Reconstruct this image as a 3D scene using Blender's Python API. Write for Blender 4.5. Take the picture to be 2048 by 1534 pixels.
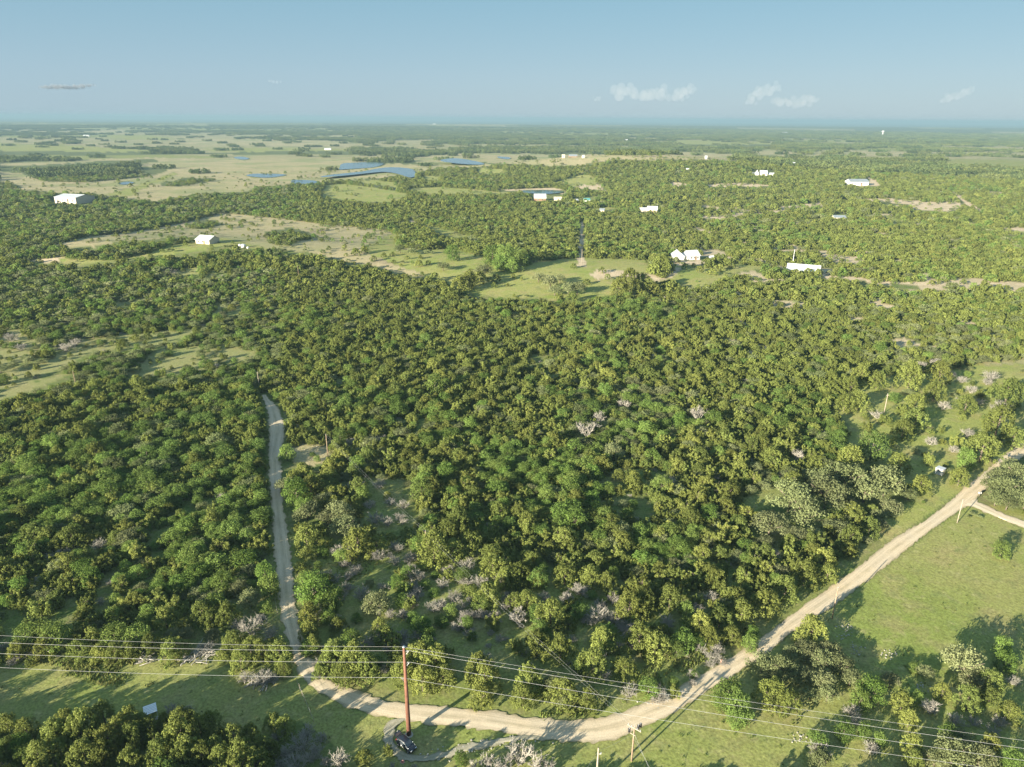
import bpy, math, random
import numpy as np

for o in list(bpy.data.objects):
    bpy.data.objects.remove(o)
S = bpy.context.scene
COL = S.collection
RAD = math.radians
rng = np.random.default_rng(7)
random.seed(7)

# ------------------------------------------------------------------ camera, sky, sun, exposure
F = 1421.6                       # focal length in pixels of the 2048 wide photograph
PITCH, ROLL, CAMH = RAD(20.45), RAD(0.39), 100.0
_right0 = np.array([1.0, 0, 0]); _up0 = np.array([0, math.sin(PITCH), math.cos(PITCH)])
FWD = np.array([0, math.cos(PITCH), -math.sin(PITCH)])
RIGHT = math.cos(ROLL) * _right0 + math.sin(ROLL) * _up0
UP = -math.sin(ROLL) * _right0 + math.cos(ROLL) * _up0
CAM = np.array([0, 0, CAMH])

from mathutils import Matrix, Vector
cam_data = bpy.data.cameras.new('camera')
cam = bpy.data.objects.new('camera', cam_data); COL.objects.link(cam)
cam_data.sensor_fit = 'HORIZONTAL'
cam_data.angle = 2 * math.atan(1024 / F)
cam_data.clip_start = 0.5; cam_data.clip_end = 200000
M3 = Matrix([[RIGHT[i], UP[i], -FWD[i]] for i in range(3)])
cam.matrix_world = Matrix.Translation(Vector(CAM)) @ M3.to_4x4()
S.camera = cam

SUN_EL, SUN_AZ = RAD(14.0), RAD(226.0)          # azimuth clockwise from +Y: low sun behind the left shoulder
SUN_DIR = np.array([math.sin(SUN_AZ) * math.cos(SUN_EL), math.cos(SUN_AZ) * math.cos(SUN_EL), math.sin(SUN_EL)])
SKY_RIM = [(0.0, (.46, .685, .87)), (1.0, (.48, .76, 1.05)), (.05, (.45, .68, .87)), (.17, (.30, .60, .78)), (.35, (.43, .72, .97))]
W = bpy.data.worlds.new('World'); S.world = W; W.use_nodes = True
nt = W.node_tree; bgn = nt.nodes['Background']
sky = nt.nodes.new('ShaderNodeTexSky'); sky.sky_type = 'NISHITA'; sky.sun_disc = False
sky.sun_elevation = SUN_EL; sky.sun_rotation = SUN_AZ
sky.air_density = 1.0; sky.dust_density = 0.3; sky.ozone_density = 1.0; sky.altitude = 300
# the low sun's sky, its yellow rim drowned in pale blue haze all round the horizon
geo_w = nt.nodes.new('ShaderNodeNewGeometry'); sep_w = nt.nodes.new('ShaderNodeSeparateXYZ'); nt.links.new(geo_w.outputs['Incoming'], sep_w.inputs[0])
el_w = nt.nodes.new('ShaderNodeMath'); el_w.operation = 'ABSOLUTE'; nt.links.new(sep_w.outputs[2], el_w.inputs[0])
cr_w = nt.nodes.new('ShaderNodeValToRGB'); nt.links.new(el_w.outputs[0], cr_w.inputs[0])
for i, (q, c) in enumerate(SKY_RIM):
    e = cr_w.color_ramp.elements[i] if i < 2 else cr_w.color_ramp.elements.new(q)
    e.position = q; e.color = (*c, 1)
mx_w = nt.nodes.new('ShaderNodeMix'); mx_w.data_type = 'RGBA'; mx_w.inputs[0].default_value = .97
nt.links.new(sky.outputs[0], mx_w.inputs[6]); nt.links.new(cr_w.outputs[0], mx_w.inputs[7])
nt.links.new(mx_w.outputs[2], bgn.inputs[0]); bgn.inputs[1].default_value = 0.15
sl = bpy.data.lights.new('sun', 'SUN'); sl.energy = 5.0; sl.angle = RAD(0.5); sl.color = (1.0, 0.91, 0.72)
sun = bpy.data.objects.new('sun', sl); COL.objects.link(sun)
sun.rotation_euler = Vector(SUN_DIR).to_track_quat('Z', 'Y').to_euler()
S.view_settings.view_transform = 'Standard'; S.view_settings.look = 'None'
S.view_settings.exposure = 2.2; S.view_settings.gamma = 1.0
S.view_settings.use_curve_mapping = False
S.render.engine = 'CYCLES'
S.cycles.volume_bounces = 1; S.cycles.max_bounces = 6; S.cycles.transparent_max_bounces = 8

# ------------------------------------------------------------------ terrain and pixel <-> ground
BUMPS = [  # x, y, sigma along, sigma across, rotation, height
    (-230, 540, 270, 60, RAD(-8), 9.0),
    (245, 1490, 190, 150, 0, 27.0),
    (760, 1750, 650, 420, RAD(15), 14.0),
    (-900, 2300, 900, 700, 0, -6.0),
    (0, 9500, 9000, 1800, RAD(4), 26.0),
    (-5000, 6500, 2600, 900, 0, 14.0),
    (420, 420, 220, 120, RAD(25), 3.0),
]
def H(x, y):
    z = np.zeros_like(np.asarray(x, float) + np.asarray(y, float))
    for bx, by, sa, sc, r, h in BUMPS:
        dx, dy = x - bx, y - by
        a = dx * math.cos(r) + dy * math.sin(r); b = -dx * math.sin(r) + dy * math.cos(r)
        z = z + h * np.exp(-0.5 * ((a / sa) ** 2 + (b / sc) ** 2))
    return z
def project(x, y, z):
    d0, d1, d2 = x - CAM[0], y - CAM[1], z - CAM[2]
    c = d0 * FWD[0] + d1 * FWD[1] + d2 * FWD[2]
    c = np.where(np.abs(c) < 1e-3, 1e-3, c)
    u = d0 * RIGHT[0] + d1 * RIGHT[1] + d2 * RIGHT[2]
    v = d0 * UP[0] + d1 * UP[1] + d2 * UP[2]
    px = np.where(c > 0, 1024 + F * u / c, -99999); py = np.where(c > 0, 767 - F * v / c, 99999)
    return px, py, c
_T = np.geomspace(60, 60000, 900)
def ground(px, py, lift=0.0):
    """march the viewing ray of a photograph pixel down to the terrain"""
    px = np.atleast_1d(np.asarray(px, float)); py = np.atleast_1d(np.asarray(py, float))
    lift = np.broadcast_to(np.asarray(lift, float), px.shape)
    out = np.zeros((len(px), 3))
    for i in range(len(px)):
        d = FWD + RIGHT * (px[i] - 1024) / F - UP * (py[i] - 767) / F
        d = d / np.linalg.norm(d)
        P = CAM[None] + d[None] * _T[:, None]
        g = P[:, 2] - H(P[:, 0], P[:, 1]) - lift[i]
        k = np.argmax(g < 0)
        if g[k] >= 0: k = len(_T) - 1
        k = max(k, 1)
        t = _T[k - 1] + (_T[k] - _T[k - 1]) * g[k - 1] / max(g[k - 1] - g[k], 1e-9)
        out[i] = CAM + d * t
        out[i, 2] = H(out[i, 0], out[i, 1])
    return out
def gp(px, py):
    return ground(px, py)[0]
def hash2(ix, iy, seed):
    n = (ix.astype(np.int64) * 374761393 + iy.astype(np.int64) * 668265263 + seed * 1442695041) & 0x7fffffff
    n = ((n ^ (n >> 13)) * 1274126177) & 0x7fffffff
    return ((n ^ (n >> 16)) & 0xffff) / 65535.0
def vnoise(x, y, scale, seed=0):
    x = x / scale; y = y / scale
    ix, iy = np.floor(x), np.floor(y); fx, fy = x - ix, y - iy
    fx = fx * fx * (3 - 2 * fx); fy = fy * fy * (3 - 2 * fy)
    a = hash2(ix, iy, seed); b = hash2(ix + 1, iy, seed); c = hash2(ix, iy + 1, seed); d = hash2(ix + 1, iy + 1, seed)
    return (a * (1 - fx) + b * fx) * (1 - fy) + (c * (1 - fx) + d * fx) * fy
def inpoly(px, py, poly):
    poly = np.asarray(poly, float)
    r = np.zeros(px.shape, bool)
    x0, y0 = poly.min(0); x1, y1 = poly.max(0)
    sel = np.nonzero((px >= x0) & (px <= x1) & (py >= y0) & (py <= y1))[0]
    if len(sel) == 0: return r
    X, Y = px[sel], py[sel]; ins = np.zeros(len(sel), bool)
    j = len(poly) - 1
    for i in range(len(poly)):
        xi, yi = poly[i]; xj, yj = poly[j]
        if yi != yj:
            c = ((yi > Y) != (yj > Y)) & (X < (xj - xi) * (Y - yi) / (yj - yi) + xi)
            ins ^= c
        j = i
    r[sel] = ins
    return r

# ------------------------------------------------------------------ the lie of the land, traced on the photograph and laid on the terrain
def zA(*p): return [(x / 2.926, 200 + y / 2.925) for x, y in p]
def zB(*p): return [(650 + x / 2.926, 200 + y / 2.925) for x, y in p]
def zC(*p): return [(1348 + x / 2.926, 200 + y / 2.925) for x, y in p]
# (kind of ground, share of tree cover kept there, outline)
FIELDS = [
    ('dry', .02, zA((-60, 372), (400, 352), (560, 345), (900, 335), (1250, 342), (1650, 347), (2048, 342), (2160, 350), (2200, 440), (2048, 452), (1880, 480), (1700, 492), (1500, 510), (1450, 540), (1200, 545), (900, 590), (650, 570), (540, 545), (330, 545), (200, 530), (-60, 515))),
    ('wood', .95, zA((-60, 395), (200, 382), (560, 362), (900, 343), (920, 360), (780, 385), (1000, 400), (960, 422), (780, 452), (500, 477), (260, 472), (120, 425), (-60, 418))),
    ('wood', .95, zA((-60, 468), (120, 498), (100, 512), (-60, 512))),
    ('wood', .9, zA((-60, 345), (300, 342), (450, 352), (380, 360), (-60, 362))),
    ('green', .02, zA((600, 560), (900, 470), (1010, 425), (1060, 430), (900, 490), (760, 560))),
    ('wood', .35, zA((930, 490), (1100, 455), (1260, 455), (1250, 470), (1060, 500), (960, 502))),
    ('green', .03, zA((-60, 250), (400, 263), (700, 285), (960, 297), (700, 308), (300, 300), (-60, 302))),
    ('dry', .03, zA((960, 208), (1300, 220), (2048, 243), (2048, 272), (1500, 268), (1350, 262), (1000, 262), (1150, 240))),
    ('dry', .03, zA((450, 180), (640, 178), (760, 172), (740, 184), (560, 190))),
    ('green', .03, zA((560, 200), (900, 210), (1050, 225), (950, 235), (600, 222))),
    ('green', .03, zA((1180, 288), (1500, 278), (2048, 285), (2048, 300), (1700, 300), (1300, 305))),
    ('dry', .04, zA((260, 850), (500, 792), (800, 757), (900, 745), (1100, 705), (1300, 655), (1500, 672), (1700, 695), (2048, 735), (2120, 760), (2120, 960), (1960, 920), (1700, 880), (1560, 868), (1400, 850), (1280, 800), (1000, 800), (900, 822), (700, 822), (550, 862))),
    ('wood', .9, zA((1100, 722), (1200, 700), (1320, 712), (1180, 748), (1110, 745))),
    ('wood', .75, zA((1545, 770), (1700, 745), (1880, 800), (1760, 815), (1700, 845), (1580, 835))),
    ('green', .05, zA((980, 842), (1290, 800), (1560, 865), (1600, 885), (1300, 862), (1000, 905), (800, 922), (500, 962), (300, 945), (420, 920), (620, 930), (860, 890))),
    ('bare', .03, zA((150, 930), (340, 910), (400, 915), (330, 945), (170, 950))),
    ('dry', .05, zB((480, 340), (620, 325), (800, 312), (1050, 310), (1300, 318), (2048, 318), (2200, 320), (2160, 352), (1850, 352), (1700, 347), (1500, 385), (1350, 387), (1000, 372), (900, 362), (560, 372), (500, 352))),
    ('dry', .05, zB((-40, 340), (180, 360), (600, 382), (950, 370), (1000, 388), (700, 395), (530, 425), (300, 462), (0, 475), (-60, 470))),
    ('green', .02, zB((0, 492), (100, 485), (300, 510), (490, 545), (430, 590), (330, 602), (150, 588), (-30, 565))),
    ('green', .03, zB((150, 470), (270, 465), (450, 480), (420, 510), (300, 500))),
    ('green', .02, zB((470, 515), (650, 503), (900, 520), (1150, 548), (1000, 548), (850, 548), (600, 552))),
    ('green', .03, zB((880, 398), (1040, 400), (1060, 430), (900, 432))),
    ('green', .03, zB((560, 440), (680, 438), (670, 472), (570, 468))),
    ('green', .05, zB((1330, 478), (1500, 430), (1560, 440), (1620, 490), (1600, 522), (1440, 502))),
    ('bare', .02, zB((980, 522), (1200, 513), (1340, 508), (1420, 530), (1410, 552), (1160, 540))),
    ('bare', .1, zB((1450, 505), (1600, 490), (1640, 510), (1660, 540), (1600, 530), (1460, 515))),
    ('green', .06, zB((1500, 560), (1650, 552), (1660, 562), (1500, 572))),
    ('green', .04, zB((1510, 630), (1700, 622), (1720, 640), (1560, 645))),
    ('dry', .06, zB((-30, 722), (200, 735), (380, 758), (430, 790), (420, 850), (700, 880), (560, 1000), (600, 1053), (300, 980), (0, 915), (-60, 900))),
    ('green', .015, [(790, 462), (800, 500), (900, 493), (975, 512), (1000, 535), (1048, 528), (1085, 520), (1145, 512), (1300, 516), (1296, 545), (1330, 553), (1350, 531), (1420, 532), (1470, 524), (1520, 528), (1530, 536), (1480, 543), (1440, 560), (1390, 577), (1350, 562), (1290, 560), (1255, 578), (1215, 592), (1150, 602), (1110, 601), (1030, 597), (955, 592), (905, 572), (870, 552), (800, 533), (720, 500)]),
    ('bare', .02, [(1190, 541), (1215, 537), (1260, 546), (1300, 551), (1330, 552), (1345, 545), (1356, 533), (1366, 535), (1345, 554), (1320, 560), (1270, 556), (1235, 553), (1195, 560), (1182, 550)]),
    ('bare', .05, [(1330, 522), (1400, 520), (1415, 527), (1380, 531), (1340, 530)]),
    ('green', .04, zB((520, 708), (640, 730), (900, 800), (915, 822), (700, 790), (620, 752))),
    ('bare', .04, zB((450, 705), (510, 690), (540, 710), (500, 718))),
    ('bare', .0, [(1158, 440), (1170, 440), (1172, 480), (1169, 512), (1172, 535), (1155, 535), (1155, 480)]),
    ('dry', .04, zC((-20, 300), (330, 310), (400, 345), (370, 356), (-20, 352))),
    ('dry', .05, zC((420, 302), (560, 293), (760, 310), (930, 325), (900, 340), (640, 332), (430, 317))),
    ('dry', .05, zC((1000, 290), (1300, 298), (1450, 320), (1100, 327))),
    ('green', .05, zC((-20, 237), (180, 232), (600, 250), (560, 263), (200, 262), (-20, 256))),
    ('green', .08, zC((600, 225), (1000, 235), (1100, 250), (800, 246))),
    ('bare', .03, zC((190, 490), (350, 480), (570, 493), (550, 507), (200, 508))),
    ('bare', .05, zC((-20, 475), (60, 480), (90, 495), (-20, 500))),
    ('bare', .10, zC((1060, 573), (1250, 568), (1400, 590), (1650, 590), (1700, 612), (1640, 652), (1400, 645), (1380, 612), (1200, 592))),
    ('bare', .0, zC((1120, 440), (1145, 445), (1220, 500), (1080, 507), (1060, 500), (1150, 490))),
    ('bare', .0, zC((1640, 558), (1665, 560), (1760, 605), (1815, 648), (1800, 652), (1720, 618))),
    ('green', .08, zC((360, 688), (550, 688), (540, 707), (360, 702))),
    ('green', .08, zC((690, 700), (850, 684), (870, 696), (700, 717))),
    ('green', .10, zC((1220, 668), (1330, 690), (1500, 710), (1480, 727), (1250, 702))),
    ('bare', .05, zC((1900, 742), (2100, 738), (2100, 768), (1960, 762))),
    ('green', .08, zC((1960, 765), (2100, 770), (2100, 800), (1980, 795))),
    ('bare', .05, [(1640, 548), (1700, 549), (1745, 556), (1820, 562), (1900, 568), (1895, 574), (1820, 570), (1740, 566), (1690, 558), (1640, 556)]),
    ('bare', .05, [(1960, 558), (2070, 566), (2070, 573), (1970, 566)]),
    ('bare', .15, [(1660, 512), (1710, 508), (1735, 520), (1700, 528), (1655, 522)]),
    ('bare', .2, [(1370, 432), (1480, 425), (1500, 431), (1430, 440)]),
    ('bare', .2, [(1550, 412), (1640, 402), (1650, 412), (1570, 420)]),
    # the slope on the left
    ('pale', .22, [(-60, 648), (60, 655), (92, 692), (60, 722), (-60, 748)]),
    ('pale', .08, [(-60, 752), (60, 728), (130, 702), (208, 680), (196, 697), (140, 727), (60, 767), (-60, 792)]),
    ('pale', .1, [(225, 602), (285, 590), (312, 598), (232, 614)]),
    ('pale', .12, [(248, 748), (330, 692), (430, 684), (515, 698), (505, 718), (470, 722), (380, 742), (282, 764)]),
    ('pale', .18, [(130, 678), (330, 656), (430, 648), (330, 690), (200, 702)]),
    ('pale', .18, [(430, 600), (500, 612), (480, 632), (420, 632)]),
    ('pale', .0, [(-60, 790), (0, 780), (60, 768), (110, 752), (142, 738), (150, 744), (110, 764), (60, 780), (0, 802), (-60, 815)]),
    ('pale', .15, [(330, 540), (400, 530), (440, 540), (360, 552)]),
    # right hand clearing
    ('green', .07, [(1655, 815), (1720, 762), (1790, 738), (1850, 742), (1900, 735), (1950, 722), (2110, 708), (2110, 870), (2040, 888), (1990, 930), (1940, 968), (1890, 1003), (1830, 1048), (1780, 1080), (1740, 1080), (1770, 1030), (1835, 990), (1790, 955), (1720, 930), (1690, 900), (1700, 850)]),
    ('dry', .0, [(1960, 722), (2110, 706), (2110, 722), (1975, 732)]),
    # scrub between the two arms of the road
    ('grass', .03, [(588, 1128), (640, 1096), (720, 1085), (800, 1070), (840, 1062), (850, 1120), (950, 1140), (1050, 1125), (1120, 1160), (1180, 1180), (1230, 1190), (1300, 1195), (1350, 1220), (1420, 1260), (1500, 1240), (1560, 1200), (1640, 1150), (1720, 1100), (1760, 1085), (1800, 1075), (1720, 1120), (1620, 1206), (1548, 1260), (1440, 1330), (1340, 1388), (1200, 1440), (1080, 1442), (985, 1422), (870, 1414), (735, 1393), (640, 1348), (605, 1300), (590, 1220)]),
    ('grass', .12, [(740, 945), (830, 955), (835, 1060), (740, 1065), (712, 1000)]),
    ('dry', .06, [(575, 885), (640, 882), (668, 902), (652, 925), (600, 938), (575, 910)]),
    ('grass', .03, [(560, 1060), (600, 1060), (600, 1128), (575, 1128)]),
    ('grass', .05, [(1480, 985), (1560, 960), (1585, 985), (1500, 1030)]),
    # everything on the near side of the road
    ('meadow', .0, [(2200, 1100), (2048, 1052), (1975, 1022), (1938, 1008), (1865, 1062), (1760, 1142), (1670, 1212), (1600, 1256), (1500, 1330), (1420, 1380), (1330, 1432), (1240, 1478), (1120, 1482), (985, 1460), (810, 1440), (700, 1418), (630, 1382), (590, 1325), (572, 1345), (470, 1340), (380, 1310), (300, 1312), (200, 1322), (80, 1325), (0, 1330), (-60, 1335), (-60, 1440), (60, 1450), (150, 1440), (250, 1430), (420, 1470), (520, 1475), (600, 1440), (660, 1480), (700, 1540), (1150, 1545), (2300, 1545)]),
    ('grass', .0, [(545, 1150), (556, 1150), (580, 1280), (560, 1262), (540, 1200)]),
    ('meadow', .0, [(1965, 1012), (2000, 1010), (2110, 1040), (2110, 1068), (2010, 1040)]),
    ('meadow', .0, [(1200, 1442), (1340, 1388), (1440, 1330), (1400, 1330), (1280, 1380), (1150, 1425)]),
]
ROAD_L = [(524, 790), (526, 797), (535, 818), (539, 842), (539, 869), (538, 910), (540, 961), (543, 1000), (546, 1050), (550, 1104), (555, 1160), (560, 1209), (566, 1245), (576, 1278), (585, 1313), (601, 1352), (635, 1382), (704, 1416), (745, 1428), (809, 1441), (890, 1450), (983, 1461), (1060, 1474), (1122, 1483), (1200, 1484), (1235, 1478), (1270, 1458), (1339, 1432), (1374, 1407), (1423, 1376), (1475, 1344), (1506, 1324), (1548, 1296), (1576, 1268), (1628, 1237), (1700, 1187), (1753, 1146), (1809, 1101), (1871, 1052), (1924, 1017), (1950, 998), (1977, 972), (2020, 932), (2060, 902), (2110, 870)]
ROAD_R = [(532, 790), (536, 797), (554, 814), (563, 835), (570, 855), (567, 876), (560, 903), (562, 944), (560, 968), (564, 1000), (572, 1050), (581, 1104), (586, 1160), (590, 1209), (596, 1245), (604, 1278), (618, 1313), (639, 1346), (668, 1368), (735, 1393), (775, 1403), (830, 1411), (890, 1415), (983, 1424), (1060, 1437), (1122, 1442), (1180, 1440), (1200, 1439), (1270, 1418), (1320, 1395), (1339, 1386), (1395, 1355), (1444, 1327), (1470, 1312), (1496, 1296), (1548, 1258), (1618, 1205), (1684, 1160), (1739, 1118), (1788, 1078), (1851, 1042), (1906, 1000), (1929, 975), (1958, 955), (2000, 918), (2040, 888), (2090, 852)]
DRIVE_L = [(1926, 1012), (1945, 1013), (1962, 1021), (1985, 1031), (2010, 1042), (2048, 1056), (2110, 1078)]
DRIVE_R = [(1950, 998), (1956, 1005), (1972, 1012), (1994, 1022), (2018, 1033), (2048, 1043), (2110, 1062)]
TRACK_L = [(783, 1440), (770, 1455), (767, 1475), (772, 1495), (785, 1512), (808, 1522), (850, 1525), (900, 1514), (940, 1501), (980, 1491), (1040, 1481), (1090, 1480)]
TRACK_R = [(812, 1438), (792, 1456), (786, 1474), (790, 1490), (803, 1503), (822, 1511), (850, 1513), (895, 1503), (932, 1491), (975, 1482), (1030, 1472), (1075, 1472)]
PONDS = [zB((110, 378), (230, 368), (365, 370), (300, 395), (200, 402), (130, 407), (70, 412)),
         zB((-30, 458), (100, 440), (220, 428), (330, 402), (430, 398), (522, 405), (530, 430), (535, 452), (490, 462), (440, 440), (360, 425), (280, 432), (150, 450), (-20, 466)),
         zB((640, 377), (760, 360), (900, 370), (950, 378), (820, 386)),
         zB((1125, 533), (1250, 528), (1390, 530), (1405, 543), (1300, 556), (1180, 550)),
         zB((1000, 335), (1090, 338), (1080, 348), (1020, 345)),
         zA((1430, 445), (1480, 432), (1700, 436), (1640, 448), (1560, 458), (1480, 452)),
         zA((1700, 472), (1740, 468), (1870, 474), (1850, 490), (1710, 494)),
         zA((680, 490), (740, 478), (800, 484), (720, 500)),
         zA((1350, 338), (1420, 332), (1470, 345), (1420, 352)),
         zA((1990, 378), (2060, 370), (2060, 402), (1990, 402))]
# buildings: (name, px, py of the base middle, width px) - used to keep trees from standing inside
BUILDING_SPOTS = [(145, 409, 84), (411, 489, 44), (1080, 403, 34), (1110, 402, 22), (1154, 405, 12), (1176, 404, 16), (1302, 425, 38), (1360, 517, 34), (1388, 520, 44), (1612, 543, 78), (1420, 519, 14), (1526, 351, 40), (1722, 370, 60), (1128, 315, 14), (1148, 313, 20), (1166, 315, 14), (486, 496, 14), (1210, 424, 16), (1680, 437, 30)]

FIELDS += [('grass', 0.0, pts) for pts in PONDS]

# ------------------------------------------------------------------ materials
def new_mat(name):
    m = bpy.data.materials.new(name); m.use_nodes = True
    return m, m.node_tree, m.node_tree.nodes['Principled BSDF']
def N(t, kind, **kw):
    n = t.nodes.new(kind)
    for k, v in kw.items(): setattr(n, k, v)
    return n
def rgb(c): return (c[0], c[1], c[2], 1)
def mixc(t, fac, a, b, mode='MIX'):
    n = N(t, 'ShaderNodeMix', data_type='RGBA', blend_type=mode)
    for sock, v in ((n.inputs[0], fac), (n.inputs[6], a), (n.inputs[7], b)):
        if isinstance(v, (int, float)): sock.default_value = v
        elif isinstance(v, tuple): sock.default_value = rgb(v)
        else: t.links.new(v, sock)
    return n.outputs[2]
def noise(t, vec, scale, detail=4, rough=0.6):
    n = N(t, 'ShaderNodeTexNoise'); n.inputs['Scale'].default_value = scale
    n.inputs['Detail'].default_value = detail; n.inputs['Roughness'].default_value = rough
    t.links.new(vec, n.inputs['Vector']); return n.outputs['Fac']
def ramp(t, fac, a, b):
    n = N(t, 'ShaderNodeMapRange'); n.inputs[1].default_value = a; n.inputs[2].default_value = b
    t.links.new(fac, n.inputs[0]); return n.outputs[0]
def math_(t, op, a, b=None):
    n = N(t, 'ShaderNodeMath', operation=op)
    for s, v in ((n.inputs[0], a), (n.inputs[1], b)):
        if v is None: continue
        if isinstance(v, (int, float)): s.default_value = v
        else: t.links.new(v, s)
    return n.outputs[0]
def plain(name, col, rough=0.8, metal=0.0, var=0.25, scale=3.0, spec=0.3):
    m, t, p = new_mat(name)
    tc = N(t, 'ShaderNodeTexCoord')
    f = noise(t, tc.outputs['Object'], scale, 5, 0.65)
    lo = tuple(c * (1 - var) for c in col); hi = tuple(min(1, c * (1 + var)) for c in col)
    t.links.new(mixc(t, ramp(t, f, .3, .7), lo, hi), p.inputs['Base Color'])
    p.inputs['Roughness'].default_value = rough; p.inputs['Metallic'].default_value = metal
    p.inputs['Specular IOR Level'].default_value = spec
    return m
def leaf_mat(name, a, b, c, trans=0.38):
    """foliage: a..b by tree, c mixed in by wandering patches of the wood"""
    m, t, p = new_mat(name); t.nodes.remove(p)
    oi = N(t, 'ShaderNodeObjectInfo')
    col = mixc(t, oi.outputs['Random'], a, b)
    pn = noise(t, oi.outputs['Location'], 0.012, 3, 0.6)
    col = mixc(t, ramp(t, pn, .45, .62), col, c)
    r2 = math_(t, 'FRACT', math_(t, 'MULTIPLY', oi.outputs['Random'], 37.31))
    br = N(t, 'ShaderNodeMapRange'); br.inputs[3].default_value = .72; br.inputs[4].default_value = 1.3
    t.links.new(r2, br.inputs[0])
    tc = N(t, 'ShaderNodeTexCoord')
    fn = noise(t, tc.outputs['Object'], 1.3, 2, 0.6)
    br2 = N(t, 'ShaderNodeMapRange'); br2.inputs[1].default_value = .3; br2.inputs[2].default_value = .7
    br2.inputs[3].default_value = .75; br2.inputs[4].default_value = 1.25
    t.links.new(fn, br2.inputs[0])
    hs = N(t, 'ShaderNodeHueSaturation'); t.links.new(col, hs.inputs['Color'])
    t.links.new(math_(t, 'MULTIPLY', br.outputs[0], br2.outputs[0]), hs.inputs['Value'])
    d = N(t, 'ShaderNodeBsdfDiffuse'); tr = N(t, 'ShaderNodeBsdfTranslucent'); mx = N(t, 'ShaderNodeMixShader')
    mx.inputs[0].default_value = trans
    t.links.new(hs.outputs[0], d.inputs[0]); t.links.new(hs.outputs[0], tr.inputs[0])
    t.links.new(d.outputs[0], mx.inputs[1]); t.links.new(tr.outputs[0], mx.inputs[2])
    t.links.new(mx.outputs[0], t.nodes['Material Output'].inputs[0])
    return m
MAT = {
    'juniper': leaf_mat('juniper_foliage', (.205, .222, .060), (.130, .166, .048), (.170, .200, .054)),
    'leafy': leaf_mat('bright_foliage', (.125, .200, .046), (.170, .222, .060), (.110, .165, .045)),
    'oak': leaf_mat('sage_foliage', (.175, .200, .092), (.185, .198, .098), (.150, .180, .075)),
    'far': leaf_mat('distant_foliage', (.105, .132, .048), (.070, .100, .040), (.125, .142, .050), .25),
    'twig': plain('weathered_twigs', (.27, .25, .215), .9, 0, .3, 2),
    'dead': plain('bleached_wood', (.32, .295, .255), .85, 0, .25, 2),
    'bark': plain('bark', (.13, .105, .08), .9, 0, .3, 4),
    'grass': leaf_mat('grass_blades', (.13, .17, .045), (.19, .19, .075), (.12, .165, .04), .45),
    'rust': plain('weathering_steel', (.165, .075, .05), .75, .25, .3, 1.5),
    'pole': plain('pole_timber', (.24, .175, .12), .85, 0, .3, 3),
    'pole_pale': plain('bleached_pole_timber', (.29, .245, .19), .85, 0, .2, 3),
    'dark': plain('dark_iron', (.03, .03, .032), .6, .3, .2, 3),
    'insul': plain('glazed_insulator', (.30, .31, .33), .25, 0, .1, 5, .5),
    'steel': plain('galvanised_steel', (.55, .56, .57), .45, .7, .12, 4),
    'wire': plain('aluminium_cable', (.33, .33, .33), .6, .1, .1, 1),
    'white': plain('white_paint', (.47, .465, .45), .6, 0, .06, 1.2),
    'cream': plain('cream_siding', (.46, .40, .31), .7, 0, .07, .6),
    'roofw': plain('white_metal_roof', (.45, .465, .475), .4, .15, .07, .8, .5),
    'roofg': plain('grey_metal_roof', (.28, .31, .33), .4, .4, .10, .8),
    'glass': plain('window_glass', (.03, .04, .05), .08, 0, .1, 2, .8),
    'brown': plain('brown_timber', (.20, .13, .08), .8, 0, .25, 2),
    'orange': plain('orange_plastic', (.72, .17, .04), .5, 0, .1, 4),
    'signred': plain('faded_red_sheeting', (.56, .22, .19), .5, 0, .12, 6),
    'carpaint': plain('dark_navy_paint', (.008, .011, .019), .38, .0, .1, 3, .7),
    'cartrim': plain('black_trim', (.012, .012, .012), .6, 0, .1, 3),
    'tyre': plain('tyre_rubber', (.02, .02, .02), .85, 0, .15, 8),
    'lamp': plain('lamp_lens', (.65, .67, .70), .1, 0, .05, 8, .8),
    'tail': plain('red_lens', (.35, .02, .02), .15, 0, .05, 8, .7),
    'rock': plain('limestone', (.32, .30, .26), .9, 0, .3, 1.5),
    'sheet': plain('white_sheet_metal', (.74, .76, .77), .45, .1, .1, 2),
    'teal': plain('teal_tarpaulin', (.08, .25, .25), .6, 0, .15, 2),
}

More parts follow.
